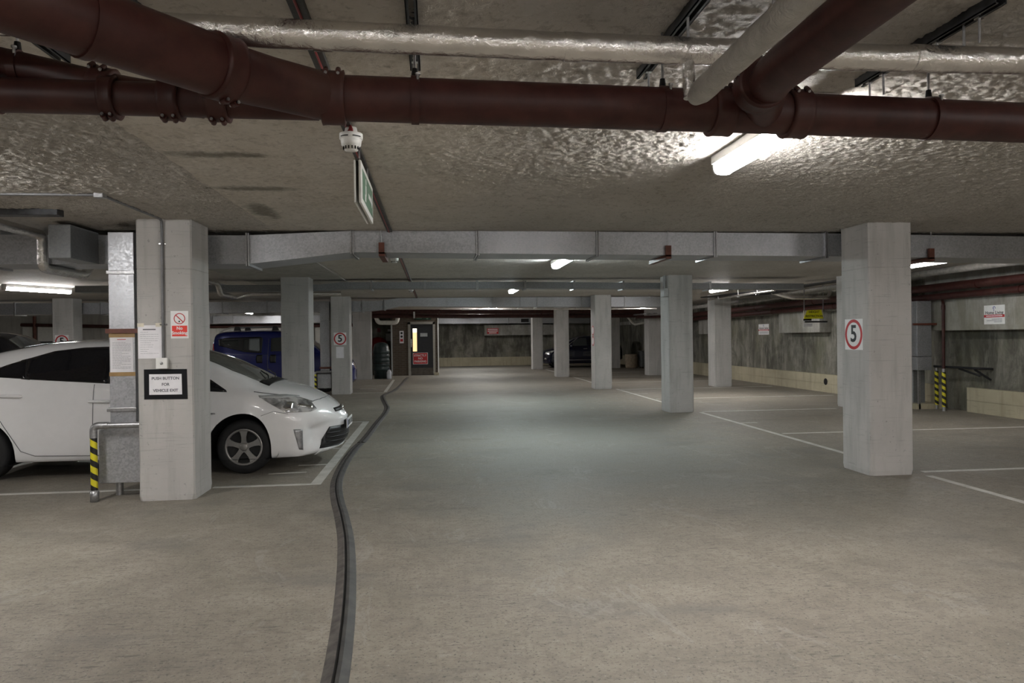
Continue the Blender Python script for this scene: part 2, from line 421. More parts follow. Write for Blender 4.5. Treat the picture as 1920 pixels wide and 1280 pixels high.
# ---------------------------------------------------------------- the shell
def ceiling_mb():
    """slab whose underside near the viewer carries the lumps of the sprayed coating"""
    import numpy as np
    m = MB().box(-18.3, 10.3, -9.3, 39.3, CEIL, CEIL + .3)
    x0, x1, y0, y1, d = -3.9, 8.0, 1.9, 8.7, .0125
    nx, ny = int((x1 - x0) / d), int((y1 - y0) / d); g = np.random.default_rng(5)
    def field(px, p=1.0):
        fx = np.fft.fftfreq(nx)[:, None]; fy = np.fft.fftfreq(ny)[None, :]
        w = np.exp(-(fx * fx + fy * fy) * (px * 2.6) ** 2)
        a = np.fft.ifft2(np.fft.fft2(g.standard_normal((nx, ny))) * w).real; return a / a.std()
    X = x0 + np.arange(nx) * d; Y = y0 + np.arange(ny) * d
    lumps = np.abs(field(1.5)) * .0036 + field(.9) * .0016 + field(3.2) * .0010
    smooth = np.clip((X + 1.70) / .06, 0, 1) * np.clip(1 - (X - .1) / 1.3, 0, 1)
    amp = 1 - .72 * smooth[:, None] * np.clip(.8 + .3 * field(22), .4, 1)
    edge = np.clip(np.minimum(np.minimum(X - x0, x1 - X)[:, None], np.minimum(Y - y0, y1 - Y)[None, :]) / .3, 0, 1)
    h = np.clip(.004 + lumps * amp, 0, .02) * edge + .0008
    vs = [(float(X[i]), float(Y[j]), CEIL - float(h[i, j])) for i in range(nx) for j in range(ny)]
    return m.add(vs, [(i * ny + j, i * ny + j + 1, (i + 1) * ny + j + 1, (i + 1) * ny + j) for i in range(nx - 1) for j in range(ny - 1)], True)
XL, XR, YB, YF = -18.0, 10.0, -9.0, 39.0
floor = struct('floor', MB().box(XL - .3, XR + .3, YB - .3, YF + .3, -.3, 0), 'floor')
struct('ceiling', ceiling_mb(), 'ceiling')
struct('wall_right', MB().box(XR, XR + .3, YB, YF, 0, CEIL), 'wall_dark')
struct('wall_far', MB().box(.2, XR, YF, YF + .3, 0, CEIL), 'wall_dark')
struct('wall_left', MB().box(XL - .3, XL, YB, YF, 0, CEIL), 'wall_pale')
struct('wall_back', MB().box(XL, XR, YB - .3, YB, 0, CEIL), 'wall_pale')
struct('wall_left_far', MB().box(XL, -2.9, 32, 32.3, 0, CEIL), 'wall_pale')
struct('wall_stair', MB().box(-1.65, -1.0, 30, 31.2, 0, CEIL).box(.06, .2, 30, 39, 0, CEIL).box(-1.0, .06, 30, 30.3, 2.14, CEIL), 'brick')
struct('wall_recess', MB().box(-2.9, -1.65, 31.2, 31.5, 0, CEIL).box(-3.0, -2.9, 29.2, 32, 0, CEIL), 'wall_dark')
# painted concrete kerb along the right and far walls, in two courses
def kerb(name, x0, x1, y0, y1):
    m = MB().box(x0, x1, y0, y1, 0, .215).box(x0 + (.012 if x1 - x0 < 1 else 0), x1, y0 + (.012 if y1 - y0 < 1 else 0), y1, .215, .225).box(x0, x1, y0, y1, .225, .455)
    return struct(name, m, 'plinth')
kerb('baseboard_right', 9.90, 10.0, 13.55, 38.9); kerb('baseboard_right_near', 9.90, 10.0, -9, 12.75)
kerb('baseboard_far', .2, 10.0, 38.9, 39)
link('pipe_hole', MB().disc((9.893, 17.72, .27), .085, 'X', 20, .006), 'black_metal', bpy.data.objects['baseboard_right'])
# concrete beam ends standing proud of the right wall, and the pale downstand on the far wall
for i, (y0, y1, zt) in enumerate(((YB, 13.6, CEIL), (17.6, 19.8, 2.10), (24.3, 26.1, 2.10), (29.8, 31.9, 2.10))):
    struct('trim_%d' % (i + 1), MB().box(9.68, 10.0, y0, y1, 1.52, zt, .012), 'wall_light')
struct('trim_5', MB().box(9.82, 10.0, 13.6, 39, 2.05, 2.22), 'wall_light')
struct('trim_6', MB().box(2.66, 6.4, 38.45, 39, 1.60, 2.15, .012), 'wall_light')

# columns
CY = [7.243 + 6.569 * i for i in range(5)]
def column_mb(w, d):
    """board-marked concrete post with a small chamfer on each arris, a chipped foot and a day joint"""
    m = MB(); c = .014; hw, hd = w / 2, d / 2
    def ring(z, s=0.0, cc=c):
        a, b = hw - s, hd - s
        return [(-a + cc, -b, z), (a - cc, -b, z), (a, -b + cc, z), (a, b - cc, z), (a - cc, b, z), (-a + cc, b, z), (-a, b - cc, z), (-a, -b + cc, z)]
    lv = [(0, 0.0, .03), (.05, -.004, .02), (.12, 0.0, c), (2.18, 0.0, c), (2.185, .004, c), (2.19, 0.0, c), (CEIL + .02, 0.0, c)]
    vs = []
    for z, s_, cc in lv: vs += ring(z, s_, cc)
    fs = [(i * 8 + j, i * 8 + (j + 1) % 8, (i + 1) * 8 + (j + 1) % 8, (i + 1) * 8 + j) for i in range(len(lv) - 1) for j in range(8)]
    m.add(vs, fs + [tuple(range(8))[::-1], tuple(range(len(vs) - 8, len(vs)))]); return m
def col_at(x0, x1, y0, y1, label, src={}):
    key = (round(x1 - x0, 2), round(y1 - y0, 2))
    if key not in src:
        o = link('concrete_column', column_mb(x1 - x0, y1 - y0), 'column'); src[key] = o
    else:
        o = src[key].copy(); COL.objects.link(o)
    o.location = ((x0 + x1) / 2, (y0 + y1) / 2, 0); o['label'] = label; o['category'] = 'column'; o['group'] = 'concrete columns'
    return o
D = .53
for i, lab in enumerate(('concrete column with the no smoking sign and push button notice', 'grey concrete column behind the bonnet of the white car', 'concrete column with a roundel 5 over a white paper, left of the lane', 'concrete column just left of the dark green tank')):
    y = CY[i] + (.65 if i == 3 else 0); col_at(-2.769 - (.0 if i < 3 else .19), -2.265 - (0 if i < 3 else .03), y, y + D, lab)
for i, lab in enumerate(('large near concrete column on the right with the 5 roundel', 'second concrete column along the right line, with a small grey box', 'third concrete column along the right line, with a scuffed foot', 'fourth concrete column along the right line, before the navy car', 'fifth and farthest concrete column along the right line, by the far wall')):
    col_at(4.534, 5.015, CY[i], CY[i] + D, lab)
for i, lab in ((1, 'concrete column mostly hidden behind the big right column'), (2, 'concrete column in the bays below the bright right-hand tube light'), (3, 'concrete column in the bays, beside the plant corner'), (4, 'pale concrete column at the tail of the navy car')):
    x = {1: 8.26, 4: 8.15}.get(i, 8.04)
    col_at(x, x + .5, CY[i], CY[i] + D, lab)
for i, lab in ((2, 'far left concrete column with a roundel 5 above the white car roof'), (4, 'concrete column beyond the tail of the blue van')):
    x = -9.90 if i == 2 else -9.55
    col_at(x, x + .51, CY[i] - (3.0 if i == 4 else 0), CY[i] + D - (3.0 if i == 4 else 0), lab)

# painted lines: pieces of the floor
def line(x0, y0, x1, y1, w=.075):
    a, b = Vector((x0, y0, 0)), Vector((x1, y1, 0)); t = (b - a).normalized(); n = Vector((-t.y, t.x, 0)) * w / 2
    m = MB().prism([a - n, b - n, b + n, a + n], (0, 0, .003)); return link('bay_line', m, 'line', floor)
line(-1.235, 7.77, -1.235, 13.6, .11)                       # end of the white car's bays
line(-8.5, 7.80, -2.78, 7.80); line(-2.26, 7.80, -1.29, 7.80)
line(-1.8, 13.55, -1.18, 13.55, .07); line(-8.5, 13.75, -2.8, 13.75)
line(-1.86, 8.49, -1.45, 8.52, .05); line(-1.62, 9.0, -1.29, 9.0, .05); line(-1.65, 11.12, -1.29, 11.08, .05); line(-1.6, 10.3, -1.3, 10.3, .05)
line(-1.37, 20.9, -1.45, 27.0, .09); line(-2.25, 20.75, -1.36, 20.75); line(-2.25, 24.05, -1.42, 24.05); line(-2.2, 22.4, -1.75, 22.4, .06)
for y0, y1 in ((-4, 7.15), (7.85, 13.72), (14.4, 20.3), (20.95, 26.9), (27.5, 33.4)):
    line(5.08 + .0 * y0, y0, 5.12, y1)
for y0, x1 in ((7.365, 9.85), (10.54, 9.4), (13.85, 7.95), (16.85, 9.6), (20.1, 9.6), (23.2, 9.6), (26.4, 9.6), (29.6, 9.6), (4.1, 9.8)):
    line(5.2, y0, x1, y0, .075)
line(4.9, 18.47, 5.47, 18.45, .06); line(5.12, 11.94, 5.44, 11.94, .06)

# ---------------------------------------------------------------- fluorescent battens
def batten(label, x, y0, mat='tube_light', L=1.24, ang=0.0):
    t = thing('fluorescent_light', label, 'light', (x, y0, CEIL), 'fluorescent battens on the ceiling')
    link('batten', MB().box(x - .075, x + .075, y0 - .01, y0 + L + .01, CEIL - .062, CEIL - .008, .006), 'white_plastic', t)
    m = MB(); pr = []
    for j in range(9):
        a = pi + pi * j / 8; q = abs(cos(a)) ** .5 * (1 if cos(a) > 0 else -1); pr.append((x + .062 * q, y0 + .01, CEIL - .060 + .066 * -(abs(sin(a)) ** .6)))
    m.prism(pr[::-1], (0, L - .02, 0)); link('diffuser', m, mat, t)
    for yy in (y0 - .012, y0 + L - .008):
        q = MB(); r = []
        for j in range(9):
            a = pi + pi * j / 8; qc = abs(cos(a)) ** .5 * (1 if cos(a) > 0 else -1); r.append((x + .065 * qc, yy, CEIL - .058 + .072 * -(abs(sin(a)) ** .6)))
        q.prism(r[::-1], (0, .02, 0)); link('end_cap', q, 'white_plastic', t)
    t.rotation_euler.z = ang; return t
batten('bright fluorescent tube on the ceiling just beyond the red drain pipe', 1.88, 3.36)
batten('second ceiling tube light along the lane, just beyond the first grey duct', 1.87, 9.85, 'tube_light_cool')
batten('third ceiling tube light along the lane, below the narrow cable duct', 1.85, 16.1, 'tube_light_cool')
batten('ceiling tube light along the lane hidden above the third duct', 1.82, 22.2)
batten('ceiling tube light along the lane behind the far red pipes', 1.82, 28.9)
batten('farthest tube light, a small bright dot in front of the far wall', 1.75, 34.2)
batten('tube light over the right bays, just right of the second column', 6.85, 16.3)
batten('tube light over the right bays, just right of the big near column', 7.7, 10.2, 'tube_light_dim', .95)
batten('tube light over the right bays beyond the height restriction sign', 6.8, 22.2, 'tube_light_dim')
batten('tube light over the nearest right bay, out at the right edge', 6.9, 3.05, 'tube_light_dim')
batten('long tube light at the far left above the white car roof', -8.28, 15.25, 'tube_light', 1.4, -.454)
batten('tube light at the left end, beyond the blue van', -7.1, 28.6)
batten('tube light over the bays at the near left', -3.75, 4.2)
batten('tube light over the lane behind the viewer', 1.84, -2.4)
batten('tube light at the left behind the viewer', -3.4, -1.4)
batten('tube light at the right behind the viewer', 6.4, -1.6)
batten('added fill tube light, unseen, over the lane at the back wall', 1.84, -6.4)  # unseen batten added to brighten surfaces turned to the viewer
batten('added fill tube light, unseen, in the back corner at the right', 6.4, -6.0)  # added out of view, lifts upright faces towards the camera
batten('added fill tube light, unseen, in the back corner at the left', -3.4, -5.6)  # extra batten behind the camera, put in to fill the column fronts
batten('added fill tube light, unseen, between the lanes behind the viewer', -.8, -4.4)  # added unseen between the rows, lights the fronts of columns and car
batten('added fill tube light, unseen, over the right lane edge behind the viewer', 4.2, -4.4)  # one more added fill behind the camera for front faces
batten('added fill tube light at the far left, hidden above the third duct', -14.0, 23.2)  # added out of sight to brighten the far left wall and boards
batten('tube light near the left wall', -9.5, 6.0)

# ---------------------------------------------------------------- rectangular ducts
def duct(label, cat, pts, y0, y1, cuts, brackets=(), mat='galvanised', gap=.02, flange=.022, name='air_duct'):
    """pts: (x, z top, z bottom) from left to right; cuts: x of flanged joints; brackets: x of brown hanger brackets"""
    xs = sorted(set([p[0] for p in pts] + list(cuts)))
    def at(x):
        for a, b in zip(pts, pts[1:]):
            if a[0] <= x <= b[0]:
                t = (x - a[0]) / (b[0] - a[0]); return a[1] + (b[1] - a[1]) * t, a[2] + (b[2] - a[2]) * t
        return (pts[0][1:] if x < pts[0][0] else pts[-1][1:])
    t = thing(name, label, cat, (pts[0][0], y0, at(pts[0][0])[1]))
    ends = [pts[0][0]] + sorted(cuts) + [pts[-1][0]]
    for a, b in zip(ends, ends[1:]):
        st = [a] + [x for x in xs if a < x < b] + [b]; vs = []
        for x in st:
            zt, zb = at(x); vs += [(x, y0, zb), (x, y1, zb), (x, y1, zt), (x, y0, zt)]
        fs = [(i * 4 + j, i * 4 + (j + 1) % 4, i * 4 + 4 + (j + 1) % 4, i * 4 + 4 + j) for i in range(len(st) - 1) for j in range(4)]
        link('duct_section', MB().add(vs, fs + [(0, 1, 2, 3), tuple(range(len(vs) - 4, len(vs)))]), mat, t)
    for x in cuts:
        zt, zb = at(x); f = flange
        link('flange', MB().box(x - .018, x - .004, y0 - f, y1 + f, zb - f, min(zt + f, CEIL - .002)).box(x + .004, x + .018, y0 - f, y1 + f, zb - f, min(zt + f, CEIL - .002)), 'steel', t)
    for x in brackets:
        zt, zb = at(x)
        b = link('hanger_bracket', MB().box(x - .03, x + .03, y0 - .05, y0 - .012, zb - .02, zb + .1).box(x - .03, x + .03, y0 - .05, y1 + .05, zb - .045, zb - .004), 'brown_paint', t)
        link('hanger_rod', MB().tube([(x, y0 - .03, zb + .09), (x, y0 - .03, CEIL)], .006, 8), 'steel', b)
    return t
d1 = duct('long galvanised air duct across the ceiling behind the nearest columns', 'duct',
          [(-9.5, 2.60, 2.31), (-1.92, 2.60, 2.30), (-.845, 2.652, 2.425), (1.1, 2.652, 2.404), (4.6, 2.635, 2.375), (9.6, 2.57, 2.31)], 7.95, 8.5,
          [-6.4, -5.05, -4.55, -1.92, -.845, .49, 1.81, 3.15, 4.46], (-.535, 2.60, 5.72))
link('offset_box', MB().box(-3.60, -3.40, 7.36, 7.95, 2.30, 2.62, .006), 'galvanised_dark', d1)
d3 = duct('galvanised air duct across the ceiling behind the third row of columns', 'duct',
          [(-17.9, 2.58, 2.27), (-1.98, 2.575, 2.275), (-1.38, 2.588, 2.331), (-.956, 2.652, 2.418), (2.9, 2.652, 2.371), (7.4, 2.63, 2.335)], 21.1, 21.65,
          [-14.6, -11.2, -9.0, -5.8, -4.6, -1.99, -1.38, .39, 1.70, 2.51, 3.0, 4.3, 5.6])
duct('narrow grey cable duct across the ceiling behind the second row of columns', 'duct',
     [(-6.6, 2.555, 2.435), (-2.15, 2.555, 2.435), (-1.75, 2.60, 2.475), (1.98, 2.59, 2.464), (4.6, 2.557, 2.44), (7.6, 2.53, 2.41)], 14.42, 14.78,
     [-4.0, -1.18, -.15, .87, 1.82, 2.80, 3.80, 5.6], (), 'galvanised_dark', name='cable_duct', flange=.03)
d4 = duct('bright flat air duct along the top of the far wall', 'duct',
          [(.25, 2.51, 2.235), (4.8, 2.495, 2.215), (8.2, 2.44, 2.18)], 38.0, 38.6, [1.05, 2.4, 3.9])
link('air_grille', MB().box(4.55, 4.95, 37.985, 38.01, 2.27, 2.45), 'black_metal', d4)
duct('brightly lit air duct on the left above the blue van', 'duct',
     [(-11.5, 2.52, 2.21), (-3.4, 2.51, 2.20)], 31.35, 31.85, [-9.0, -8.2, -6.0])

# riser duct down to a floor box beside the first column
t = thing('riser_duct', 'galvanised vertical duct with taped notice, beside the push button column', 'duct', (-2.99, 7.6, .15))
for a, b in ((.71, .84), (.86, 2.16), (2.18, 2.56)):
    link('duct_section', MB().box(-3.105, -2.868, 7.45, 7.78, a, b, .004), 'galvanised', t)
link('flange', MB().box(-3.118, -2.858, 7.435, 7.79, 2.155, 2.19, .004), 'steel', t)
link('flange', MB().box(-3.13, -2.858, 7.43, 7.79, .832, .868, .004), 'steel', t)
link('floor_box', MB().box(-3.205, -2.78, 7.42, 7.80, .147, .69, .006), 'galvanised', t)
link('leg', MB().tube([(-3.09, 7.6, 0), (-3.09, 7.6, .16)], .035, 12), 'steel', t)
link('strap', MB().box(-3.13, -2.771, 7.425, 7.45, 1.585, 1.628), 'brown_paint', t)
t = thing('taped_notice', 'white notice held by brown tape on the vertical duct', 'notice', (-2.99, 7.449, 1.17))
link('sheet', MB().box(-3.095, -2.885, 7.4465, 7.449, 1.20, 1.56), 'paper', t)
link('tape', MB().box(-3.106, -2.867, 7.4445, 7.4492, 1.545, 1.585), 'brown_tape', t)
link('tape', MB().box(-3.106, -2.867, 7.4445, 7.4492, 1.172, 1.21), 'brown_tape', t)
link('print', MB().box(-3.03, -2.95, 7.4458, 7.4465, 1.522, 1.528), 'sign_red', t)
o = link('print', lines_mb(20, -3.075, -2.905, 7.4463, 1.50, 1.24, .0035), 'print', t); o['kind'] = 'stuff'

# distant riser duct by the third left column, with its floor box
t = thing('riser_duct', 'pale vertical duct and floor box left of the distant roundel column', 'duct', (-2.95, 20.7, .17))
link('duct_section', MB().box(-3.08, -2.83, 20.55, 20.85, 2.01, 2.52), 'galvanised', t)
link('duct_section', MB().box(-3.08, -2.83, 20.55, 20.85, .58, 1.995), 'galvanised', t)
link('floor_box', MB().box(-3.16, -2.80, 20.5, 20.9, .17, .56), 'galvanised', t)
link('strap', MB().box(-3.1, -2.77, 20.52, 20.55, .70, .75), 'brown_paint', t)

# guard rails with hazard tape
def rail(label, pts, r, tape, base=True):
    t = thing('guard_rail', label, 'railing', pts[0])
    link('rail', MB().tube(pts, r, 14, bend=.07), 'steel', t)
    if base: link('base_collar', MB().lathe([(r, 0), (r * 1.35, 0), (r * 1.35, .10), (r, .105)], pts[0], n=16), 'steel', t)
    o = link('hazard_tape', MB().tube([(pts[0][0], pts[0][1], tape[0]), (pts[0][0], pts[0][1], tape[1])], r + .0025, 18, caps=False), 'hazard', t)
    return t
t = rail('steel guard rail with black and yellow tape in front of the vertical duct', [(-3.195, 7.30, 0), (-3.195, 7.30, .715), (-2.768, 7.30, .715)], .029, (.11, .60))
link('elbow', MB().tube([(-3.195, 7.3, .60), (-3.195, 7.3, .715), (-3.06, 7.3, .715)], .034, 14, bend=.07), 'steel', t)
rail('small guard rail with hazard tape by the distant duct box', [(-3.21, 20.4, 0), (-3.21, 20.4, .62), (-2.77, 20.4, .62)], .035, (.05, .56), False)

# ---------------------------------------------------------------- signs on the first column (face at y = 7.243)
F = 7.243
def plate(t, name, x0, x1, z0, z1, y, mat, th=.003, bev=0.0):
    return link(name, MB().box(x0, x1, y - th, y, z0, z1, bev), mat, t)
t = thing('no_smoking_sign', 'white and red No Smoking sign on the first column', 'sign', (-2.385, F, 1.53))
plate(t, 'sign_plate', -2.463, -2.303, 1.528, 1.787, F, 'sign_white')
link('red_panel', MB().box(-2.452, -2.314, F - .0042, F - .003, 1.548, 1.648, .0004), 'sign_bright_red', t)
def ring_y(cx, y, cz, ro, ri, n=32, d=.0012):
    m = MB(); vs = []
    for j in range(n):
        a = 2 * pi * j / n
        for r, yy in ((ro, y), (ri, y), (ro, y - d), (ri, y - d)): vs.append((cx + r * cos(a), yy, cz + r * sin(a)))
    for j in range(n):
        a, b = j * 4, ((j + 1) % n) * 4
        m.f += [(a, b, b + 1, a + 1), (a + 2, a + 3, b + 3, b + 2), (a, a + 2, b + 2, b), (a + 1, b + 1, b + 3, a + 3)]; m.sm += [False] * 4
    m.v = vs; return m
m = ring_y(-2.383, F - .003, 1.715, .052, .044)
c = Vector((-2.383, F - .0031, 1.715)); dv = Vector((.0335, 0, -.0335)); nv = Vector((.0032, 0, .0032))
link('cigarette', MB().prism([c + Vector(q) for q in ((-.012, 0, .012), (.003, 0, -.008), (.007, 0, -.004), (-.008, 0, .016))], (0, -.0006, 0)).disc((c.x - .002, c.y, c.z - .027), .008, 'Y', 10, -.0006), 'sign_black', t)
m.prism([c - dv - nv, c + dv - nv, c + dv + nv, c - dv + nv], (0, -.0014, 0)); link('prohibition_mark', m, 'sign_red', t)
for s_, z in (('No', 1.623), ('Smoking', 1.579)):
    link('lettering', text_mb(s_, .042, (-2.383, F - .0050, z), (1, 0, 0), (0, 0, 1), .0012, bold=.0012), 'sign_white', t)
t = thing('printed_notice', 'curling white notice taped left of the conduit on the first column', 'notice', (-2.65, F, 1.34))
plate(t, 'sheet', -2.760, -2.543, 1.342, 1.655, F, 'paper', .002)
for x in (-2.735, -2.57): plate(t, 'tape', x - .03, x + .03, 1.64, 1.675, F - .002, 'clear_tape', .001)
o = link('print', lines_mb(11, -2.74, -2.575, F - .0022, 1.60, 1.38, .0030), 'print', t); o['kind'] = 'stuff'
link('print', MB().box(-2.715, -2.60, F - .003, F - .002, 1.610, 1.620), 'print_dark', t)
t = thing('exit_button', 'white push button box at the foot of the conduit', 'switch', (-2.535, F, 1.245))
link('back_box', MB().box(-2.583, -2.487, F - .045, F, 1.248, 1.345, .006), 'white_plastic', t)
link('face_plate', MB().box(-2.586, -2.484, F - .052, F - .045, 1.246, 1.347, .003), 'white_plastic', t)
link('button', MB().lathe([(0, -.062), (.010, -.062), (.013, -.058), (.013, -.05)], (-2.535, F, 1.297), 'Y', 16), 'steel', t)
link('button_arrow', MB().prism([(-2.548, F - .0525, 1.287), (-2.522, F - .0525, 1.287), (-2.522, F - .0525, 1.300)], (0, -.001, 0)), 'print_dark', t)
t = thing('push_button_notice', 'black framed Push Button For Vehicle Exit notice on the first column', 'sign', (-2.515, F, .955))
m = MB().prism([(-2.712, F - .004, .957), (-2.319, F - .004, .953), (-2.323, F - .004, 1.238), (-2.711, F - .004, 1.240)], (0, .004, 0))
link('laminate', m, 'laminate_black', t)
m = MB().prism([(-2.665, F - .006, 1.0), (-2.369, F - .006, .999), (-2.371, F - .006, 1.192), (-2.664, F - .006, 1.193)], (0, .002, 0))
link('sheet', m, 'paper', t)
for s_, z in (('PUSH BUTTON', 1.152), ('FOR', 1.095), ('VEHICLE EXIT', 1.038)):
    link('lettering', text_mb(s_, .037, (-2.517, F - .0065, z), (1, 0, 0), (0, 0, 1), .001, bold=.0009), 'print_dark', t)
# conduit down the first column and across the ceiling
t = thing('conduit', 'thin steel conduit from the ceiling down to the exit button', 'conduit', (-2.525, F - .015, 1.34))
link('pipe', MB().tube([(-4.6, 6.03, CEIL - .013), (-2.56, 6.04, CEIL - .013), (-2.525, F - .016, CEIL - .013), (-2.53, F - .016, 1.345)], .0125, 12, bend=.06), 'conduit_grey', t)
link('corner_box', MB().box(-2.60, -2.53, 6.0, 6.07, CEIL - .04, CEIL, .004), 'steel', t)
for z in (2.42, 1.66): link('saddle', MB().box(-2.562, -2.492, F - .006, F, z - .008, z + .008, .002), 'chrome', t)

# 5 mph roundels
def roundel(label, face, a, b, zc, r, text_size=None, back=True):
    """face 'X' : panel facing -x at x = a, centre y = b ; face 'Y': facing -y at y = a, centre x = b"""
    loc = (a, b, zc - r) if face == 'X' else (b, a, zc - r)
    t = thing('speed_limit_sign', label, 'sign', loc, 'speed limit roundels')
    def slab(h, w, d0, d1):
        return MB().box(a - d1, a - d0, b - w, b + w, zc - h, zc + h) if face == 'X' else MB().box(b - w, b + w, a - d1, a - d0, zc - h, zc + h)
    link('sign_plate', slab(r * 1.02, r * 1.02, 0, .003), 'sign_white', t)
    n = 40; m = MB(); vs = []
    for j in range(n):
        q = 2 * pi * j / n
        for rr, d in ((r, .003), (r * .80, .003), (r, .0045), (r * .80, .0045)):
            vs.append((a - d, b + rr * cos(q), zc + rr * sin(q)) if face == 'X' else (b + rr * cos(q), a - d, zc + rr * sin(q)))
    for j in range(n):
        p, q = j * 4, ((j + 1) % n) * 4
        m.f += [(p, q, q + 1, p + 1), (p + 2, p + 3, q + 3, q + 2), (p, p + 2, q + 2, q), (p + 1, q + 1, q + 3, p + 3)]; m.sm += [False] * 4
    m.v = vs; link('red_ring', m, 'sign_red', t)
    o = (a - .004, b, zc) if face == 'X' else (b, a - .004, zc)
    ux = (0, -1, 0) if face == 'X' else (1, 0, 0)
    link('numeral', text_mb('5', r * 1.56, o, ux, (0, 0, 1), .0015, bold=.005 * r / .16), 'sign_black', t)
    return t
roundel('red ringed 5 sign on the side of the big right column', 'X', 4.534, 7.53, 1.483, .163)
roundel('red ringed 5 sign on the distant left column above a white paper', 'Y', CY[2], -2.525, 1.515, .165)
roundel('red ringed 5 sign at far left, half hidden by the white car roof', 'Y', CY[2], -9.67, 1.535, .165)
t = single('printed_notice', MB().box(-2.635, -2.43, CY[2] - .003, CY[2], .99, 1.295), 'paper', 'blank white paper below the distant 5 roundel', 'notice')
t = thing('bay_sign', 'narrow pair of small red ringed discs on the third right column', 'sign', (4.53, CY[2] + .2, 1.4))
for z in (1.66, 1.36):
    p = link('disc', MB().disc((4.534, CY[2] + .25, z), .14, 'X', 28, -.003), 'sign_red', t)
    link('disc_face', MB().disc((4.531, CY[2] + .25, z), .105, 'X', 28, -.002), 'sign_white', p)
t = thing('junction_box', 'small grey junction box high on the second right column', 'box', (4.53, 13.95, 2.24))
link('box', MB().box(4.45, 4.534, 13.83, 14.05, 2.25, 2.41, .006), 'grey_plastic', t)
link('conduit', MB().tube([(4.49, 13.9, 2.40), (4.49, 13.9, CEIL)], .011, 10).tube([(4.49, 13.98, 2.40), (4.49, 13.98, CEIL)], .011, 10), 'grey_plastic', t)

# ---------------------------------------------------------------- overhead pipes in the foreground
PR = .080
t = thing('drain_pipe', 'thick red oxide drain pipe across the near ceiling', 'pipe', (.4, 2.72, 2.285))
link('pipe', MB().tube([(-.36, 2.69, 2.365), (.38, 2.718, 2.365), (1.43, 2.764, 2.365), (3.3, 2.86, 2.362)], PR, 28), 'red_pipe', t)
link('pipe_bend', MB().tube([(-.72, 2.36, 2.365), (-.60, 2.50, 2.366), (-.36, 2.69, 2.365), (-.25, 2.695, 2.365)], [.089, .087, .082, PR], 28, bend=.12), 'red_pipe', t)
link('branch_pipe', MB().tube([(-1.80, 1.05, 2.375), (-.67, 2.415, 2.367)], .095, 28), 'red_pipe', t)
link('straight_branch', MB().tube([(-3.2, 2.63, 2.345), (-.40, 2.70, 2.345)], .058, 24), 'red_pipe', t)
link('rising_branch', MB().tube([(-2.6, 2.72, 2.70), (-1.5, 2.72, 2.475), (-1.05, 2.72, 2.375), (-.80, 2.715, 2.345)], .054, 22, bend=.15), 'red_pipe', t)
link('wye_branch', MB().tube([(1.16, 1.2, 2.385), (1.17, 2.45, 2.385), (1.28, 2.74, 2.37)], .074, 26, bend=.12), 'red_pipe', t)
def coupling(c, d, r, w=.075, bolts=2, nm='coupling', front=True, up=None):
    """split pipe coupling: a fat band with lips, lugs and bolts"""
    c, d = Vector(c), Vector(d).normalized()
    o = link(nm, MB().tube([c - d * w / 2, c - d * w * .46, c - d * w * .3, c + d * w * .3, c + d * w * .46, c + d * w / 2], [r + .006, r + .016, r + .013, r + .013, r + .016, r + .006], 28), 'red_pipe', t)
    side = d.cross(Vector((0, 0, 1))).normalized()
    if side.y > 0: side = -side
    f = (side * .62 + Vector((0, 0, .78))) if up is None else Vector(up).normalized()
    for i in range(bolts):
        k_ = c + d * (i - (bolts - 1) / 2) * w * .5 + f * (r + .018); q = f.cross(d).normalized()
        link('lug', MB().tube([k_ - q * .012, k_ + q * .012], .010, 8), 'red_pipe', o)
        link('bolt', MB().tube([k_ - q * .022, k_ - q * .017, k_ - q * .017, k_ + q * .017, k_ + q * .017, k_ + q * .022], [.0055, .0055, .0035, .0035, .0055, .0055], 8), 'steel', o)
    return o
dx = (1, .03, 0)
coupling((-.345, 2.693, 2.365), (1, .06, 0), PR + .001, .085)
coupling((1.115, 2.75, 2.365), dx, PR + .001, .085)
coupling((1.425, 2.765, 2.365), dx, PR + .001, .085)
coupling((-.66, 2.425, 2.367), (.64, .77, 0), .090, .075, 2, up=(.2, .1, -.95))
coupling((1.175, 2.52, 2.385), (.1, 1, 0), .075, .085, 2, up=(-.8, 0, .5))
coupling((-1.14, 2.72, 2.395), (1, 0, -.25), .055, .075, 2)
coupling((-.90, 2.688, 2.345), (1, .02, 0), .059, .07, 2, up=(0, -.3, -.9))
coupling((-1.10, 2.683, 2.345), (1, .02, 0), .059, .05, 2, up=(0, -.3, -.9))
coupling((-.74, 2.69, 2.345), (1, .02, 0), .060, .07, 2, up=(0, -.2, -1))
def hanger(c, r, d=(1, .03, 0)):
    c = Vector(c); d = Vector(d).normalized()
    o = link('pipe_clip', MB().tube([c - d * .014, c + d * .014], r + .006, 26), 'red_pipe', t)
    link('clip_boss', MB().tube([c + Vector((0, 0, r)), c + Vector((0, 0, r + .035))], [.014, .010], 10), 'black_metal', o)
    link('hanger_rod', MB().tube([c + Vector((0, 0, r + .03)), Vector((c.x, c.y, CEIL))], .005, 8), 'steel', o)
    k_ = c + Vector((0, -.62 * r - .012, .72 * r)) + d * .012
    link('clip_bolt', MB().tube([k_ + Vector((0, 0, .02)), k_ + Vector((0, 0, .013)), k_ + Vector((0, 0, .012)), k_ - Vector((0, 0, .022))], [.009, .009, .005, .005], 10), 'steel', o)
hanger((-.055, 2.70, 2.365), PR); hanger((.885, 2.741, 2.365), PR); hanger((2.01, 2.79, 2.365), PR); hanger((-.925, 2.107, 2.369), .095, (.64, .77, 0)); hanger((-1.42, 2.72, 2.455), .054); hanger((-1.47, 2.67, 2.345), .058)

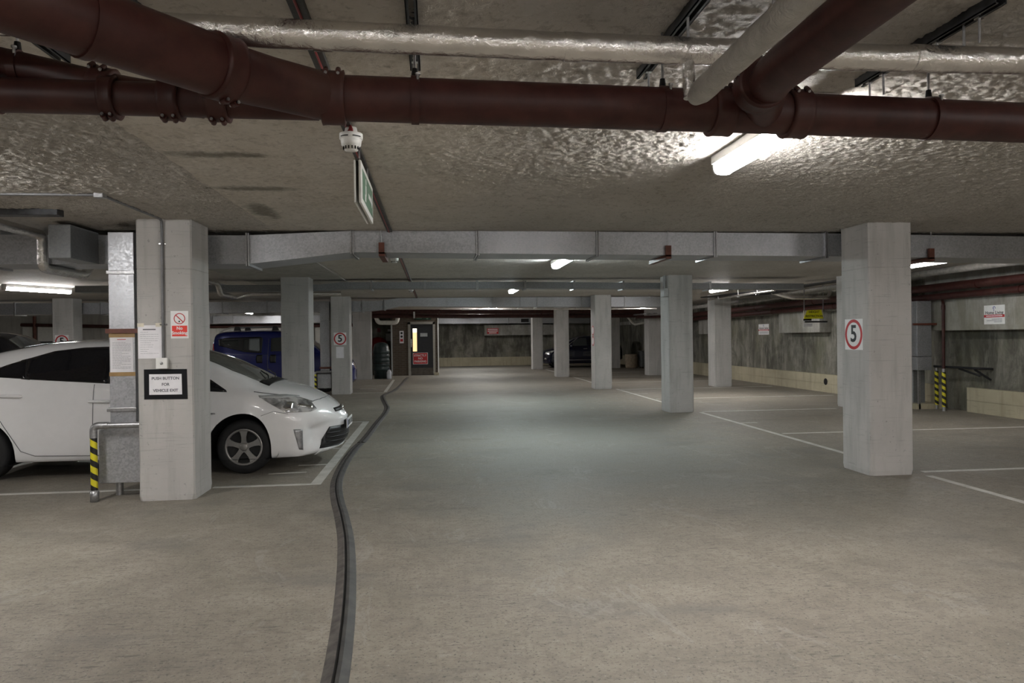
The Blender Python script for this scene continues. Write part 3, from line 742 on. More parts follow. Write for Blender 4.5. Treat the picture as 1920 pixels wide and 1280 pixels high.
t = thing('lagged_pipe', 'shiny foil lagged pipe across the ceiling above the red drain pipe', 'pipe', (.4, 2.5, 2.45))
FP = [(-2.6, 2.36, 2.5), (-.77, 2.459, 2.5), (.35, 2.504, 2.5), (1.53, 2.525, 2.5), (3.3, 2.50, 2.5)]
m = MB(); P = []
for a, b in zip(FP, FP[1:]):
    for i in range(18): P.append(Vector(a).lerp(Vector(b), i / 18))
rr = random.Random(3); m.tube(P + [Vector(FP[-1])], [.047 + rr.uniform(-.0012, .0012) for _ in range(len(P) + 1)], 24); link('lagging', m, 'foil', t)
for x, y in ((.49, 2.509), (1.78, 2.52), (-.35, 2.48), (2.5, 2.51)):
    link('foil_band', MB().tube([(x - .03, y - .001, 2.5), (x + .03, y + .001, 2.5)], .0495, 24), 'foil', t)
link('drop_leg', MB().tube([(.905, 2.515, 2.5), (.905, 2.50, 2.33)], .022, 14), 'foil', t)
for x, y in ((.905, 2.62), (1.95, 2.62)):
    link('hanger_rod', MB().tube([(x, 2.51, 2.54), (x, 2.51, CEIL)], .005, 8), 'steel', t)
t = thing('lagged_pipe', 'dull lagged pipe running towards the viewer in front of the red pipe', 'pipe', (.92, 2, 2.27))
P = [Vector((.915, 2.47 - i * .06, 2.325)) for i in range(34)]
link('lagging', MB().tube(P, [.030] + [.040 + rr.uniform(-.001, .0015) for _ in range(len(P) - 1)], 22), 'lagging', t)
link('hanger_rod', MB().tube([(.915, 1.88, 2.35), (.915, 1.88, CEIL)], .005, 8), 'steel', t)

# channel struts fixed up to the ceiling
def strut(label, x, y0, y1, w=.042, axis='Y'):
    t = thing('channel_strut', label, 'strut', (x, y0, CEIL - .045), 'channel struts on the near ceiling')
    z1 = CEIL - .002; z0 = CEIL - .046; h = w / 2
    link('channel', MB().box(x - h, x - h + .004, y0, y1, z0, z1).box(x + h - .004, x + h, y0, y1, z0, z1).box(x - h, x + h, y0, y1, z1 - .004, z1).box(x - h, x - h + .012, y0, y1, z0, z0 + .004).box(x + h - .012, x + h, y0, y1, z0, z0 + .004), 'black_strut', t)
    return t
for lab, x, y0, y1, rods in (('channel strut above the pipes near the middle of the ceiling', -.06, 1.6, 3.1, (2.98,)), ('channel strut behind the foot of the lagged drop pipe', .915, 1.9, 3.13, (3.02,)), ('long channel strut at the upper right with hanging rods', 1.94, 2.32, 3.16, (2.42, 2.64, 2.98, 3.08)), ('channel strut behind the red bend at upper left', -1.0, 1.8, 2.65, ()), ('channel strut at the far left above the red branch pipes', -1.45, 2.2, 3.12, ())):
    t = strut(lab, x, y0, y1)
    for y in rods:
        r_ = link('threaded_rod', MB().tube([(x, y, CEIL - .14), (x, y, CEIL - .01)], .0045, 8), 'steel', t)
        link('nut', MB().box(x - .012, x + .012, y - .012, y + .012, CEIL - .056, CEIL - .046), 'chrome', r_)
t = thing('cable_trunking', 'dark cable trunking along the ceiling over the lane', 'trunking', (-.45, 5, CEIL - .03))
link('trunking', MB().box(-.478, -.422, -1, 21, CEIL - .024, CEIL - .001, .003), 'dark_trunking', t)
link('red_cable', MB().tube([(-.453, -1, CEIL - .027), (-.448, 3, CEIL - .027), (-.455, 6, CEIL - .027), (-.45, 21, CEIL - .027)], .005, 8), 'red_cable', t)
t = strut('short channel strut at the left edge near the silver pipe', -3.45, 6.7, 6.74)
for ch in list(t.children): bpy.data.objects.remove(ch)
link('channel', MB().box(-4.2, -3.21, 6.72, 6.84, CEIL - .06, CEIL - .002, .004), 'black_strut', t)

# smoke detector and emergency exit sign
def detector(label, x, y, wire=True):
    t = thing('smoke_detector', label, 'detector', (x, y, CEIL - .1), 'smoke detectors along the trunking')
    z = CEIL - .028
    link('base', MB().lathe([(.02, z), (.030, z), (.036, z - .028), (.062, z - .034), (.062, z - .062), (.05, z - .062)], (x, y, 0), n=28), 'white_plastic', t)
    link('head', MB().lathe([(.052, z - .06), (.056, z - .066), (.052, z - .095), (.042, z - .100), (.036, z - .122), (.02, z - .126), (0, z - .126)], (x, y, 0), n=28), 'white_plastic', t)
    m = MB()
    for j in range(14):
        a = 2 * pi * j / 14; c_ = Vector((x + .0405 * cos(a), y + .0405 * sin(a), z - .111)); m.box(c_.x - .003, c_.x + .003, c_.y - .003, c_.y + .003, c_.z - .008, c_.z + .008)
    o = link('vent_slots', m, 'dark_trim', t)
    m = MB()
    for a in (-2.5, -1.35, .4, 2.0):
        for q in range(6):
            b = a + q * .13; p = [(x + .0625 * cos(w_), y + .0625 * sin(w_), zz) for w_, zz in ((b, z - .058), (b + .13, z - .058), (b + .13, z - .052), (b, z - .052))]
            m.prism(p, (cos(b) * .001, sin(b) * .001, 0))
        link('dark_slot', m, 'dark_trim', t); m = MB()
    if wire: link('alarm_cable', MB().tube([(x, y - .03, CEIL - .02), (x + .004, y - .045, z - .02), (x + .002, y - .05, z - .034)], [.004, .012, .016], 10), 'red_plastic', t)
    return t
detector('white smoke detector with red cable below the red drain pipe', -.425, 4.02)
detector('small white smoke detector beyond the first grey duct', -.50, 9.9, False)
detector('small white smoke detector just before the third duct', -.47, 16.2, False)
t = thing('exit_sign', 'white framed green exit sign hung edge-on below the trunking', 'sign', (-.41, 4.75, 2.285))
link('sign_panel', MB().box(-.418, -.402, 4.32, 5.14, 2.29, 2.535, .003), 'white_plastic', t)
link('green_face', MB().box(-.402, -.4005, 4.39, 5.09, 2.325, 2.50), 'sign_green', t)
link('backing', MB().box(-.445, -.434, 4.32, 5.14, 2.29, 2.535, .003), 'white_plastic', t)
m = MB().disc((-.4005, 4.60, 2.465), .02, 'X', 14, .001).box(-.4005, -.3995, 4.57, 4.62, 2.38, 2.44).box(-.4005, -.3995, 4.54, 4.60, 2.34, 2.38).box(-.4005, -.3995, 4.78, 5.02, 2.40, 2.43)
m.prism([(-.4005, 4.99, 2.37), (-.4005, 5.06, 2.415), (-.4005, 4.99, 2.46)], (.001, 0, 0)); link('pictogram', m, 'sign_white', t)
for y in (4.45, 5.0): link('hanger', MB().box(-.428, -.420, y - .01, y + .01, 2.53, CEIL - .02), 'steel', t)
link('hanger_plate', MB().box(-.436, -.416, 4.34, 5.12, 2.535, 2.55), 'dark_trunking', t)

# silver pipe stepping under the ducts on the left
t = thing('lagged_pipe', 'silver lagged pipe stepping down under the duct at the left edge', 'pipe', (-3.9, 8, 2.2))
link('lagging', MB().tube([(-3.9, -2, 2.585), (-3.9, 7.86, 2.585), (-3.9, 7.86, 2.255), (-3.9, 8.75, 2.255), (-3.9, 9.1, 2.56), (-3.9, 13.9, 2.545), (-3.9, 14.1, 2.36), (-3.9, 15.1, 2.36), (-3.7, 15.4, 2.45), (-1.9, 15.6, 2.45)], .05, 18, bend=.08), 'foil', t)
t = thing('ceiling_patch', 'pale smooth plaster patch on the ceiling above the second left column', 'patch', (-2.4, 12.5, CEIL - .012))
link('plaster', MB().prism([(-3.6, 9.6, CEIL - .012), (-1.72, 11.0, CEIL - .012), (-1.70, 15.8, CEIL - .012), (-3.6, 15.8, CEIL - .012)], (0, 0, .012)), 'wall_pale', t)

# ---------------------------------------------------------------- services along the right wall
t = thing('drain_pipe', 'upper of two red pipes along the right wall', 'pipe', (9.4, 16, 2.17))
link('pipe', MB().tube([(9.40, 6, 2.36), (9.40, 13, 2.33), (9.40, 30, 2.20)], .075, 18), 'red_pipe', t)
for y in (11.8, 14.2, 17.3, 20.6, 24.0): link('pipe_clip', MB().tube([(9.4, y, 2.365 - (y - 6) * .0067), (9.4, y + .03, 2.365 - (y - 6) * .0067)], .083, 18), 'red_pipe', t)
t = thing('drain_pipe', 'lower of two red pipes along the right wall', 'pipe', (9.52, 16, 2.05))
link('pipe', MB().tube([(9.52, 6, 2.21), (9.52, 13, 2.165), (9.52, 30, 2.06)], .062, 18), 'red_pipe', t)
for y in (11.0, 13.8, 16.6, 19.8): link('pipe_clip', MB().tube([(9.52, y, 2.21 - (y - 6) * .0062), (9.52, y + .03, 2.21 - (y - 6) * .0062)], .07, 18), 'red_pipe', t)
t = thing('downpipe', 'vertical red pipe down the right wall to the hazard posts', 'pipe', (9.76, 13.05, .78))
link('pipe', MB().tube([(9.52, 12.9, 2.14), (9.64, 13.02, 2.06), (9.64, 13.02, .02)], .028, 14, bend=.05), 'red_pipe', t)
link('pipe_collar', MB().tube([(9.64, 13.02, 1.92), (9.64, 13.02, 2.0)], .036, 14), 'red_pipe', t)
t = thing('lagged_pipe', 'silver lagged pipe high along the right bays', 'pipe', (8.9, 16, 2.4))
link('lagging', MB().tube([(8.9, 10.6, 2.565), (8.9, 13, 2.56), (8.9, 17.3, 2.49), (8.9, 25, 2.43)], .06, 18), 'dimmed_lagging', t)
link('end_elbow', MB().tube([(8.9, 10.6, 2.565), (8.9, 10.35, 2.565), (9.15, 10.2, 2.54)], .062, 18, bend=.1), 'dimmed_lagging', t)
t = thing('lagged_pipe', 'bright silver pipe under the right-hand tube light', 'pipe', (7.6, 17, 2.45))
link('lagging', MB().tube([(7.55, 15.6, 2.47), (7.65, 19.8, 2.47)], .028, 14), 'foil', t)
for y in (16.6, 17.7, 19.0): link('hanger_rod', MB().tube([(7.6, y, 2.43), (7.6, y, CEIL)], .008, 8).box(7.56, 7.64, y - .02, y + .02, 2.425, 2.445), 'steel', t)
t = thing('lagged_pipe', 'U shaped silver pipe loop right of the second right column', 'pipe', (8.3, 16, 2.2))
link('lagging', MB().tube([(7.9, 16.6, 2.50), (8.1, 16.4, 2.40), (8.3, 16.3, 2.335), (9.2, 16.3, 2.335), (9.3, 16.4, 2.48)], .045, 14, bend=.08), 'foil', t)
t = thing('cable_tray', 'dark ladder cable tray by the second right column', 'tray', (8, 24, 2.3))
link('tray_rail', MB().tube([(7.6, 27, 2.18), (8.5, 25.5, 2.18), (8.9, 25.2, 2.45)], .05, 10), 'red_pipe', t)
for i in range(6): link('rung', MB().box(7.35 + i * .25, 7.47 + i * .25, 25.2, 26.5, 2.24 + i * .01, 2.28 + i * .01), 'steel', t)
t = thing('cable_bundle', 'tangle of dark cables over the right bays near the ceiling', 'cable', (8.2, 14, 2.5))
for i in range(6):
    link('cable', MB().tube([(7.5 + i * .05, 20, 2.55), (7.7 + i * .04, 16.5, 2.53 - .02 * i), (8.1 + i * .05, 15.6, 2.56), (8.45 + i * .04, 14.75, 2.60), (8.5 + i * .04, 14.5, 2.64)], .016, 8, bend=.5), 'dark_trim', t)
# riser duct and electrical column on the right wall
t = thing('riser_duct', 'tall dark galvanised riser against the right wall beside the big column', 'duct', (9.5, 13.4, .1))
link('duct_section', MB().box(9.30, 9.60, 13.3, 13.75, .76, 1.02, .004).box(9.30, 9.60, 13.3, 13.75, 1.03, 2.1, .004), 'galvanised', t)
link('back_casing', MB().box(9.42, 9.67, 13.6, 14.0, .10, 2.1, .004), 'galvanised_dark', t)
link('strap', MB().box(9.20, 9.70, 13.25, 13.29, 1.63, 1.67), 'brown_paint', t)
link('leg', MB().box(9.36, 9.40, 13.35, 13.39, 0, .76), 'steel', t)
link('plinth_block', MB().box(9.3, 9.9, 13.35, 14.0, 0, .10), 'plinth', t)
for lab, x, y in (('hazard striped post left of the vertical red pipe', 9.74, 13.36), ('hazard striped post in front of the vertical red pipe', 9.58, 12.94)):
    t = thing('hazard_post', lab, 'post', (x, y, 0), 'hazard striped posts by the right wall')
    link('post', MB().tube([(x, y, 0), (x, y, .80)], .032, 14), 'steel', t)
    link('hazard_tape', MB().tube([(x, y, .08), (x, y, .74)], .0345, 16, caps=False), 'hazard', t)
t = thing('guard_rail', 'black bent guard rail fixed to the right wall by the hazard posts', 'railing', (9.8, 12.7, .75))
link('rail', MB().tube([(9.69, 13.36, .83), (9.69, 13.0, .83), (9.74, 12.3, .83), (9.98, 12.2, .82)], .022, 10, bend=.06).tube([(9.74, 12.75, .81), (9.98, 12.5, .68)], .02, 10).tube([(9.74, 12.35, .81), (9.98, 12.25, .62)], .02, 10), 'black_metal', t)

# signs on the right wall (facing -x)
def wallsign(label, x, y0, y1, z0, z1):
    t = thing('car_park_sign', label, 'sign', (x, (y0 + y1) / 2, z0)); h = z1 - z0
    link('sign_plate', MB().box(x - .006, x, y0, y1, z0, z1), 'sign_white', t)
    link('red_band', MB().box(x - .008, x - .006, y0, y1, z0 + h * .36, z0 + h * .50), 'sign_red', t)
    o = link('print', lines_mb(3, y0 + .06, y1 - .06, x - .006, z0 + h * .30, z0 + h * .08, .012, 'X'), 'print', t); o['kind'] = 'stuff'
    o = link('print', lines_mb(1, y0 + .05, y1 - .05, x - .008, z0 + h * .49, z0 + h * .37, .016, 'X'), 'sign_white', t)
    link('lettering', text_mb('Home Living', .085 * (y1 - y0) / .49, (x - .0068, (y0 + y1) / 2, z0 + h * .60), (0, -1, 0), (0, 0, 1), .001, bold=.001), 'sign_black', t)
    c = ((y0 + y1) / 2, z0 + h * .84); m = MB()
    for j in range(10):
        a, b = pi * (-.1 + 1.25 * j / 10), pi * (-.1 + 1.25 * (j + 1) / 10)
        m.prism([(x - .0062, c[0] - r_ * cos(q), c[1] + r_ * sin(q)) for r_, q in ((.034, a), (.034, b), (.024, b), (.024, a))], (-.001, 0, 0))
    m.box(x - .0072, x - .0062, c[0] + .002, c[0] + .012, c[1] - .055, c[1] + .015); link('emblem', m, 'sign_blue', t)
wallsign('white car park notice with a red band on the right wall, nearest', 9.68, 11.55, 12.02, 1.62, 1.95)
wallsign('distant white notice with a red band on the dark right wall', 9.99, 21.05, 21.75, 1.48, 1.80)

# height restriction board
t = thing('height_sign', 'yellow Height Restriction board hanging over the right bays', 'sign', (8.9, 16.45, 1.86), None)
Y0 = 16.45
link('board', MB().prism([(8.66, Y0, 1.845), (9.15, Y0, 1.845), (9.10, Y0, 2.055), (8.75, Y0, 2.045)], (0, .01, 0)), 'sign_yellow', t)
link('board_edge', MB().prism([(8.66, Y0 + .004, 1.845), (8.75, Y0 + .004, 2.045), (8.66, Y0 + .004, 2.04)], (0, .008, 0)).prism([(9.15, Y0 + .004, 1.845), (9.16, Y0 + .004, 2.05), (9.10, Y0 + .004, 2.055)], (0, .008, 0)), 'clear_tape', t)
for s_, z, sz in (('HEIGHT', 2.0, .075), ('RESTRICTION', 1.905, .070)):
    link('lettering', text_mb(s_, sz, (8.92, Y0 - .001, z), (1, 0, 0), (0, 0, 1), .002, bold=.001), 'sign_black', t)
for x in (8.68, 9.15): link('hanger_strap', MB().box(x - .012, x + .012, Y0 + .004, Y0 + .01, 2.0, CEIL), 'steel', t)
link('bump_bar', MB().box(8.70, 9.26, Y0 + .02, Y0 + .06, 1.755, 1.79).box(8.66, 8.86, Y0 + .01, Y0 + .015, 1.80, 1.85), 'black_metal', t)
link('label', MB().box(8.66, 8.87, Y0, Y0 + .004, 1.66, 1.74), 'paper', t)
for x in (8.70, 9.2): link('drop_chain', MB().box(x - .006, x + .006, Y0 + .03, Y0 + .04, 1.76, 1.86), 'steel', t)

# wall light cluster near the ladder tray
t = thing('socket_box', 'white cable box on the beam end behind the second right column', 'box', (9.65, 24.4, 1.6))
link('box', MB().box(9.60, 9.68, 24.35, 24.75, 1.58, 1.85, .01), 'white_plastic', t)
link('cable_loop', MB().tube([(9.6, 24.5, 1.84), (9.55, 24.6, 2.0), (9.6, 24.9, 2.2)], .02, 8, bend=.1), 'dark_trim', t)

# ---------------------------------------------------------------- far end
t = thing('drain_pipe', 'upper dark red pipe across the far end of the lane', 'pipe', (3, 28.5, 2.4))
link('pipe', MB().tube([(-2.6, 28.5, 2.535), (8.6, 28.5, 2.45)], .085, 16), 'red_pipe', t)
for x in (.2, 2.4, 4.2, 6.6): link('pipe_clip', MB().tube([(x, 28.5, 2.515 - x * .0076), (x + .05, 28.5, 2.515 - x * .0076)], .095, 16), 'red_pipe', t)
t = thing('drain_pipe', 'lower dark red pipe across the far end of the lane', 'pipe', (3, 28.6, 2.25))
link('pipe', MB().tube([(-2.6, 28.6, 2.375), (8.6, 28.6, 2.285)], .075, 16), 'red_pipe', t)
for x in (.4, 3.4, 6.4): link('hanger_rod', MB().tube([(x, 28.62, 2.35), (x, 28.62, CEIL)], .008, 8), 'steel', t)
t = thing('lagged_pipe', 'thin pale pipes just below the third duct', 'pipe', (2, 22.5, 2.37))
link('lagging', MB().tube([(.9, 23.2, 2.40), (7.2, 23.2, 2.36)], .028, 12), 'foil', t)
for x in (2, 4, 6): link('hanger_rod', MB().tube([(x, 23.2, 2.38), (x, 23.2, CEIL)], .008, 8), 'steel', t)
single('wall_label', MB().box(-.75, -.69, 28.35, 28.37, 2.27, 2.52), 'white_plastic', 'small white strip hanging before the door', 'label')
# door in the brick wall
d = struct('door_1', MB().box(-.92, -.02, 30.06, 30.11, .16, 2.07).box(-.92, -.02, 30.06, 30.11, 0, .02), 'door_black')
link('door_frame', MB().box(-1.02, -.92, 29.97, 30.2, 0, 2.16).box(-.02, .07, 29.97, 30.2, 0, 2.16).box(-1.02, .07, 29.97, 30.2, 2.07, 2.17), 'door_frame', d)
link('kick_plate', MB().box(-.91, -.03, 30.045, 30.06, .02, .30), 'kick_plate', d)
w = link('vision_panel', MB().box(-.83, -.665, 30.05, 30.062, .97, 1.74), 'warm_glow', d)
link('lit_ceiling', MB().box(-.83, -.665, 30.046, 30.05, 1.74, 1.90), 'pale_glow', d)
link('handle', MB().box(-.915, -.865, 30.02, 30.06, 1.15, 1.48).tube([(-.89, 30.0, 1.18), (-.89, 30.0, 1.30)], .02, 8), 'chrome', d)
link('door_plaque', MB().box(-.53, -.24, 30.05, 30.06, 1.57, 1.71), 'grey_plastic', d)
link('door_closer', MB().box(-.42, -.10, 30.0, 30.06, 1.98, 2.05), 'dark_trim', d)
t = thing('no_parking_sign', 'dark red Strictly No Parking sign on the black door', 'sign', (-.53, 30.04, .44))
link('sign_plate', MB().box(-.835, -.235, 30.038, 30.05, .45, .915), 'sign_white', t)
link('red_face', MB().box(-.82, -.25, 30.035, 30.039, .465, .90), 'sign_red', t)
for s_, z in (('STRICTLY', .80), ('NO', .68), ('PARKING', .56)):
    link('lettering', text_mb(s_, .115, (-.535, 30.033, z), (1, 0, 0), (0, 0, 1), .002, bold=.002), 'sign_white', t)
t = thing('exit_sign', 'dark green exit sign on the wall above the black door', 'sign', (-.42, 29.98, 2.24))
link('sign_panel', MB().box(-.75, -.08, 29.96, 30.0, 2.245, 2.40), 'sign_dark_green', t)
link('pictogram', MB().box(-.28, -.2, 29.955, 29.96, 2.27, 2.37).box(-.66, -.45, 29.955, 29.96, 2.30, 2.33), 'sign_green', t)
t = thing('safety_sign', 'white sign with symbols stacked on the brick left of the door', 'sign', (-1.27, 29.98, 1.3))
link('sign_plate', MB().box(-1.36, -1.19, 29.985, 30.0, 1.31, 1.81), 'sign_white', t)
for z in (1.72, 1.58): link('symbol', MB().disc((-1.275, 29.985, z), .045, 'Y', 18, -.003), 'sign_black', t)
link('symbol', MB().box(-1.33, -1.22, 29.98, 29.985, 1.38, 1.48), 'sign_red', t)
single('corner_guard', MB().box(.17, .215, 29.965, 30.0, .10, 2.6), 'white_plastic', 'thin white guard strip on the brick corner right of the door', 'guard')
single('yellow_block', MB().box(.02, .2, 29.85, 29.97, 0, .11, .01), 'plinth', 'small yellow block at the foot of the brick corner', 'block')
single('corner_guard', MB().box(-1.70, -1.645, 29.95, 30.0, .05, 2.05), 'grey_plastic', 'pale guard strip beside the dark green tank', 'guard')
t = thing('lagged_pipe', 'pale insulated pipe loop above the dark green tank', 'pipe', (-1.8, 29.3, 2))
link('lagging', MB().tube([(-2.25, 29.3, 2.42), (-2.15, 29.3, 2.13), (-1.42, 29.3, 2.13), (-1.38, 29.3, 2.45)], .085, 14, bend=.12), 'old_paper', t)
# tank and things beside it
t = thing('water_tank', 'dark green ribbed tank standing in the recess beside the door', 'tank', (-1.95, 28.2, 0))
pr = [(0, 0), (.27, 0), (.275, .28)]
for i in range(5):
    z = .30 + i * .16; pr += [(.30, z), (.315, z + .03), (.315, z + .10), (.30, z + .13)]
pr += [(.29, 1.16), (.25, 1.30), (.12, 1.36), (0, 1.37)]
link('tank_body', MB().lathe(pr, (-1.97, 28.2, 0), n=26), 'tank_green', t)
link('tank_strap', MB().lathe([(.318, .56), (.322, .56), (.322, .60), (.318, .60)], (-1.97, 28.2, 0), n=26), 'dark_trim', t)
t = thing('water_bottle', 'milky plastic bottle at the foot of the dark green tank', 'bottle', (-1.66, 27.75, 0))
link('bottle_body', MB().lathe([(0, 0), (.085, 0), (.09, .03), (.09, .24), (.06, .31), (.03, .35), (0, .35)], (-1.66, 27.75, 0), n=18), 'milky_plastic', t)
link('bottle_cap', MB().lathe([(0, .38), (.032, .38), (.032, .34)], (-1.66, 27.75, 0), n=14), 'blue_plastic', t)
t = thing('hose_reel', 'dark red hose reel on the wall behind the green tank', 'hose reel', (-2.2, 31.0, 1.0))
link('drum', MB().lathe([(0, 0), (.42, 0), (.42, .06), (.16, .06), (.16, .18), (.42, .18), (.42, .24), (0, .24)], (-2.28, 30.85, 1.15), 'Y', 26), 'red_plastic', t)
link('bracket', MB().box(-2.33, -2.23, 31.08, 31.2, .9, 1.4), 'dark_trim', t)
single('fire_sign', MB().box(-2.33, -2.19, 31.17, 31.2, 1.78, 1.95), 'red_plastic', 'small red sign on the recess wall above the hose reel', 'sign')
single('meter_box', MB().box(-1.98, -1.72, 31.12, 31.2, 1.40, 1.72, .01), 'grey_plastic', 'grey meter box on the recess wall above the tank', 'box')
single('white_label', MB().box(-1.90, -1.74, 31.17, 31.2, 1.80, 1.90), 'paper', 'small white label above the grey meter box', 'label')
# red notice on the far beam
t = thing('car_park_notice', 'red notice with white lines on the pale beam of the far wall', 'sign', (3.1, 38.44, 1.67))
link('sign_plate', MB().box(2.80, 3.40, 38.43, 38.45, 1.68, 1.98), 'sign_red', t)
for s_, z in (('NO SMOKING', 1.92), ('NO NAKED LIGHTS', 1.83), ('AT ANY TIME', 1.74)):
    link('lettering', MB().box(2.84 + (.06 if z < 1.8 else 0), 3.36 - (.06 if z < 1.8 else 0), 38.426, 38.43, z - .022, z + .022), 'sign_white', t)
# lit glazed door, far left
d = struct('window_1', MB().box(-5.36, -5.12, 31.93, 31.98, 1.05, 2.05), 'warm_glow')
link('window_frame', MB().box(-5.42, -5.36, 31.92, 32, 0, 2.15).box(-5.12, -5.06, 31.92, 32, 0, 2.15).box(-5.42, -5.06, 31.92, 32, 2.05, 2.15), 'dark_trim', d)

# far left wall fittings
for lab, x0, x1, z0, z1 in (('left of two white boards on the far left wall', -16.66, -16.28, 1.56, 2.17), ('right of two white boards on the far left wall', -16.08, -15.1, 1.56, 2.17)):
    t = thing('notice_board', lab, 'board', ((x0 + x1) / 2, 31.95, z0), None)
    link('panel', MB().box(x0, x1, 31.93, 31.995, z0, z1, .01), 'notice_board', t)
    link('rim', MB().box(x0, x1, 31.92, 31.94, z0 - .05, z0), 'dark_trim', t)
t = thing('drain_pipe', 'brown red pipe along the far left wall above the white boards', 'pipe', (-11, 31.8, 2.1))
link('pipe', MB().tube([(-16.7, 31.92, 2.25), (-12, 31.92, 2.11), (-3.4, 31.92, 2.10)], .07, 14), 'red_pipe', t)
link('drop_pipe', MB().tube([(-16.18, 31.9, 2.6), (-16.18, 31.9, 0.02)], .06, 12), 'brown_paint', t)

# plant corner at the right far end
t = thing('round_bin', 'beige round bin in the dark corner beyond the right bays', 'bin', (9.12, 33.35, 0))
link('drum', MB().lathe([(0, 0), (.24, 0), (.27, .06), (.29, .62), (.27, .64), (.25, .62), (.24, .1), (0, .1)], (9.12, 33.35, 0), n=22), 'cardboard', t)
t = thing('wheelie_bin', 'grey bin in the dark corner beside the beige round bin', 'bin', (9.68, 33.15, 0))
link('body', MB().box(9.48, 9.86, 32.9, 33.4, .05, .75, .03), 'grey_bin', t)
link('lid', MB().box(9.46, 9.88, 32.86, 33.44, .75, .80, .015), 'grey_bin', t)
link('leg', MB().box(9.52, 9.56, 32.95, 33.0, 0, .06).box(9.8, 9.84, 32.95, 33.0, 0, .06).box(9.52, 9.56, 33.3, 33.35, 0, .06).box(9.8, 9.84, 33.3, 33.35, 0, .06), 'dark_trim', t)
t = thing('lagged_pipe', 'bent pale pipe hanging in the far right corner', 'pipe', (9, 32, 2))
link('lagging', MB().tube([(8.7, 32.5, 2.4), (8.95, 32.5, 2.1), (9.05, 32.4, 2.0), (9.7, 32, 2.12)], .05, 12, bend=.06), 'old_paper', t)
link('hanger_rod', MB().tube([(8.7, 32.5, 2.4), (8.7, 32.5, CEIL)], .01, 8), 'steel', t)

# ---------------------------------------------------------------- rubber cable ramp across the floor
RP = [(-.44, 2.2), (-.44, 2.8), (-.45, 3.27), (-.48, 3.76), (-.52, 4.25), (-.57, 4.75), (-.62, 5.19), (-.69, 5.72), (-.80, 6.38), (-.89, 6.87), (-.98, 7.44), (-1.05, 8.11), (-1.09, 9.09), (-1.09, 10.2), (-1.04, 11.24), (-1.02, 13.12), (-.99, 14.83), (-1.02, 16.15), (-1.15, 17.43), (-1.30, 18.93), (-1.32, 19.92), (-1.16, 21.37), (-1.07, 23.83), (-1.05, 26.64), (-1.0, 28.4)]
def spline2(P, n=8):
    out = []
    for i in range(len(P) - 1):
        p = [Vector(P[max(0, min(len(P) - 1, i + d_))]) for d_ in (-1, 0, 1, 2)]
        for s_ in range(n):
            q = s_ / n
            out.append(.5 * ((2 * p[1]) + (-p[0] + p[2]) * q + (2 * p[0] - 5 * p[1] + 4 * p[2] - p[3]) * q * q + (-p[0] + 3 * p[1] - 3 * p[2] + p[3]) * q ** 3))
    out.append(Vector(P[-1])); return out
RS = spline2(RP)
def sweep(prof, lo=0, hi=None, close=True):
    pts = RS[lo:hi]; vs = []; n = len(prof)
    for i, p in enumerate(pts):
        tt = (pts[min(i + 1, len(pts) - 1)] - pts[max(i - 1, 0)]).normalized(); nn = Vector((tt.y, -tt.x))
        for (a, z) in prof: q = p + nn * a; vs.append((q.x, q.y, z))
    fs = [(i * n + j, i * n + (j + 1) % n, (i + 1) * n + (j + 1) % n, (i + 1) * n + j) for i in range(len(pts) - 1) for j in range(n)]
    return MB().add(vs, fs + [tuple(range(n)), tuple(range(len(vs) - n, len(vs)))])
t = thing('cable_ramp', 'black rubber cable ramp snaking along the floor', 'cable cover', (-.45, 3.3, 0))
br = 13 * 8 + 5
for lo, hi in ((0, br), (br, None)):
    link('left_flank', sweep([(-.062, 0), (-.056, .004), (-.020, .019), (-.012, .019), (-.012, 0)], lo, hi), 'rubber_flank', t)
    link('right_flank', sweep([(.004, 0), (.004, .019), (.022, .019), (.058, .004), (.062, 0)], lo, hi), 'rubber', t)
link('channel', sweep([(-.012, 0), (-.012, .009), (.004, .009), (.004, 0)]), 'rubber_channel', t)

# ---------------------------------------------------------------- cars
def pchip(P):
    xs = [p[0] for p in P]; ys = [p[1] for p in P]; n = len(P)
    h = [xs[i + 1] - xs[i] for i in range(n - 1)]; d = [(ys[i + 1] - ys[i]) / h[i] for i in range(n - 1)]
    m = [d[0]] + [0 if d[i - 1] * d[i] <= 0 else 2 * d[i - 1] * d[i] / (d[i - 1] + d[i]) for i in range(1, n - 1)] + [d[-1]]
    def f(x):
        if x <= xs[0]: return ys[0]
        if x >= xs[-1]: return ys[-1]
        i = max(j for j in range(n - 1) if xs[j] <= x); t_ = (x - xs[i]) / h[i]
        return ys[i] * (1 + 2 * t_) * (1 - t_) ** 2 + h[i] * m[i] * t_ * (1 - t_) ** 2 + ys[i + 1] * t_ * t_ * (3 - 2 * t_) + h[i] * m[i + 1] * t_ * t_ * (t_ - 1)
    return f
def crom(P, n):
    out = []
    for i in range(len(P) - 1):
        p = [Vector(P[max(0, min(len(P) - 1, i + d_))]) for d_ in (-1, 0, 1, 2)]
        for s_ in range(n):
            q = s_ / n
            out.append(.5 * ((2 * p[1]) + (-p[0] + p[2]) * q + (2 * p[0] - 5 * p[1] + 4 * p[2] - p[3]) * q * q + (-p[0] + 3 * p[1] - 3 * p[2] + p[3]) * q ** 3))
    out.append(Vector(P[-1])); return out

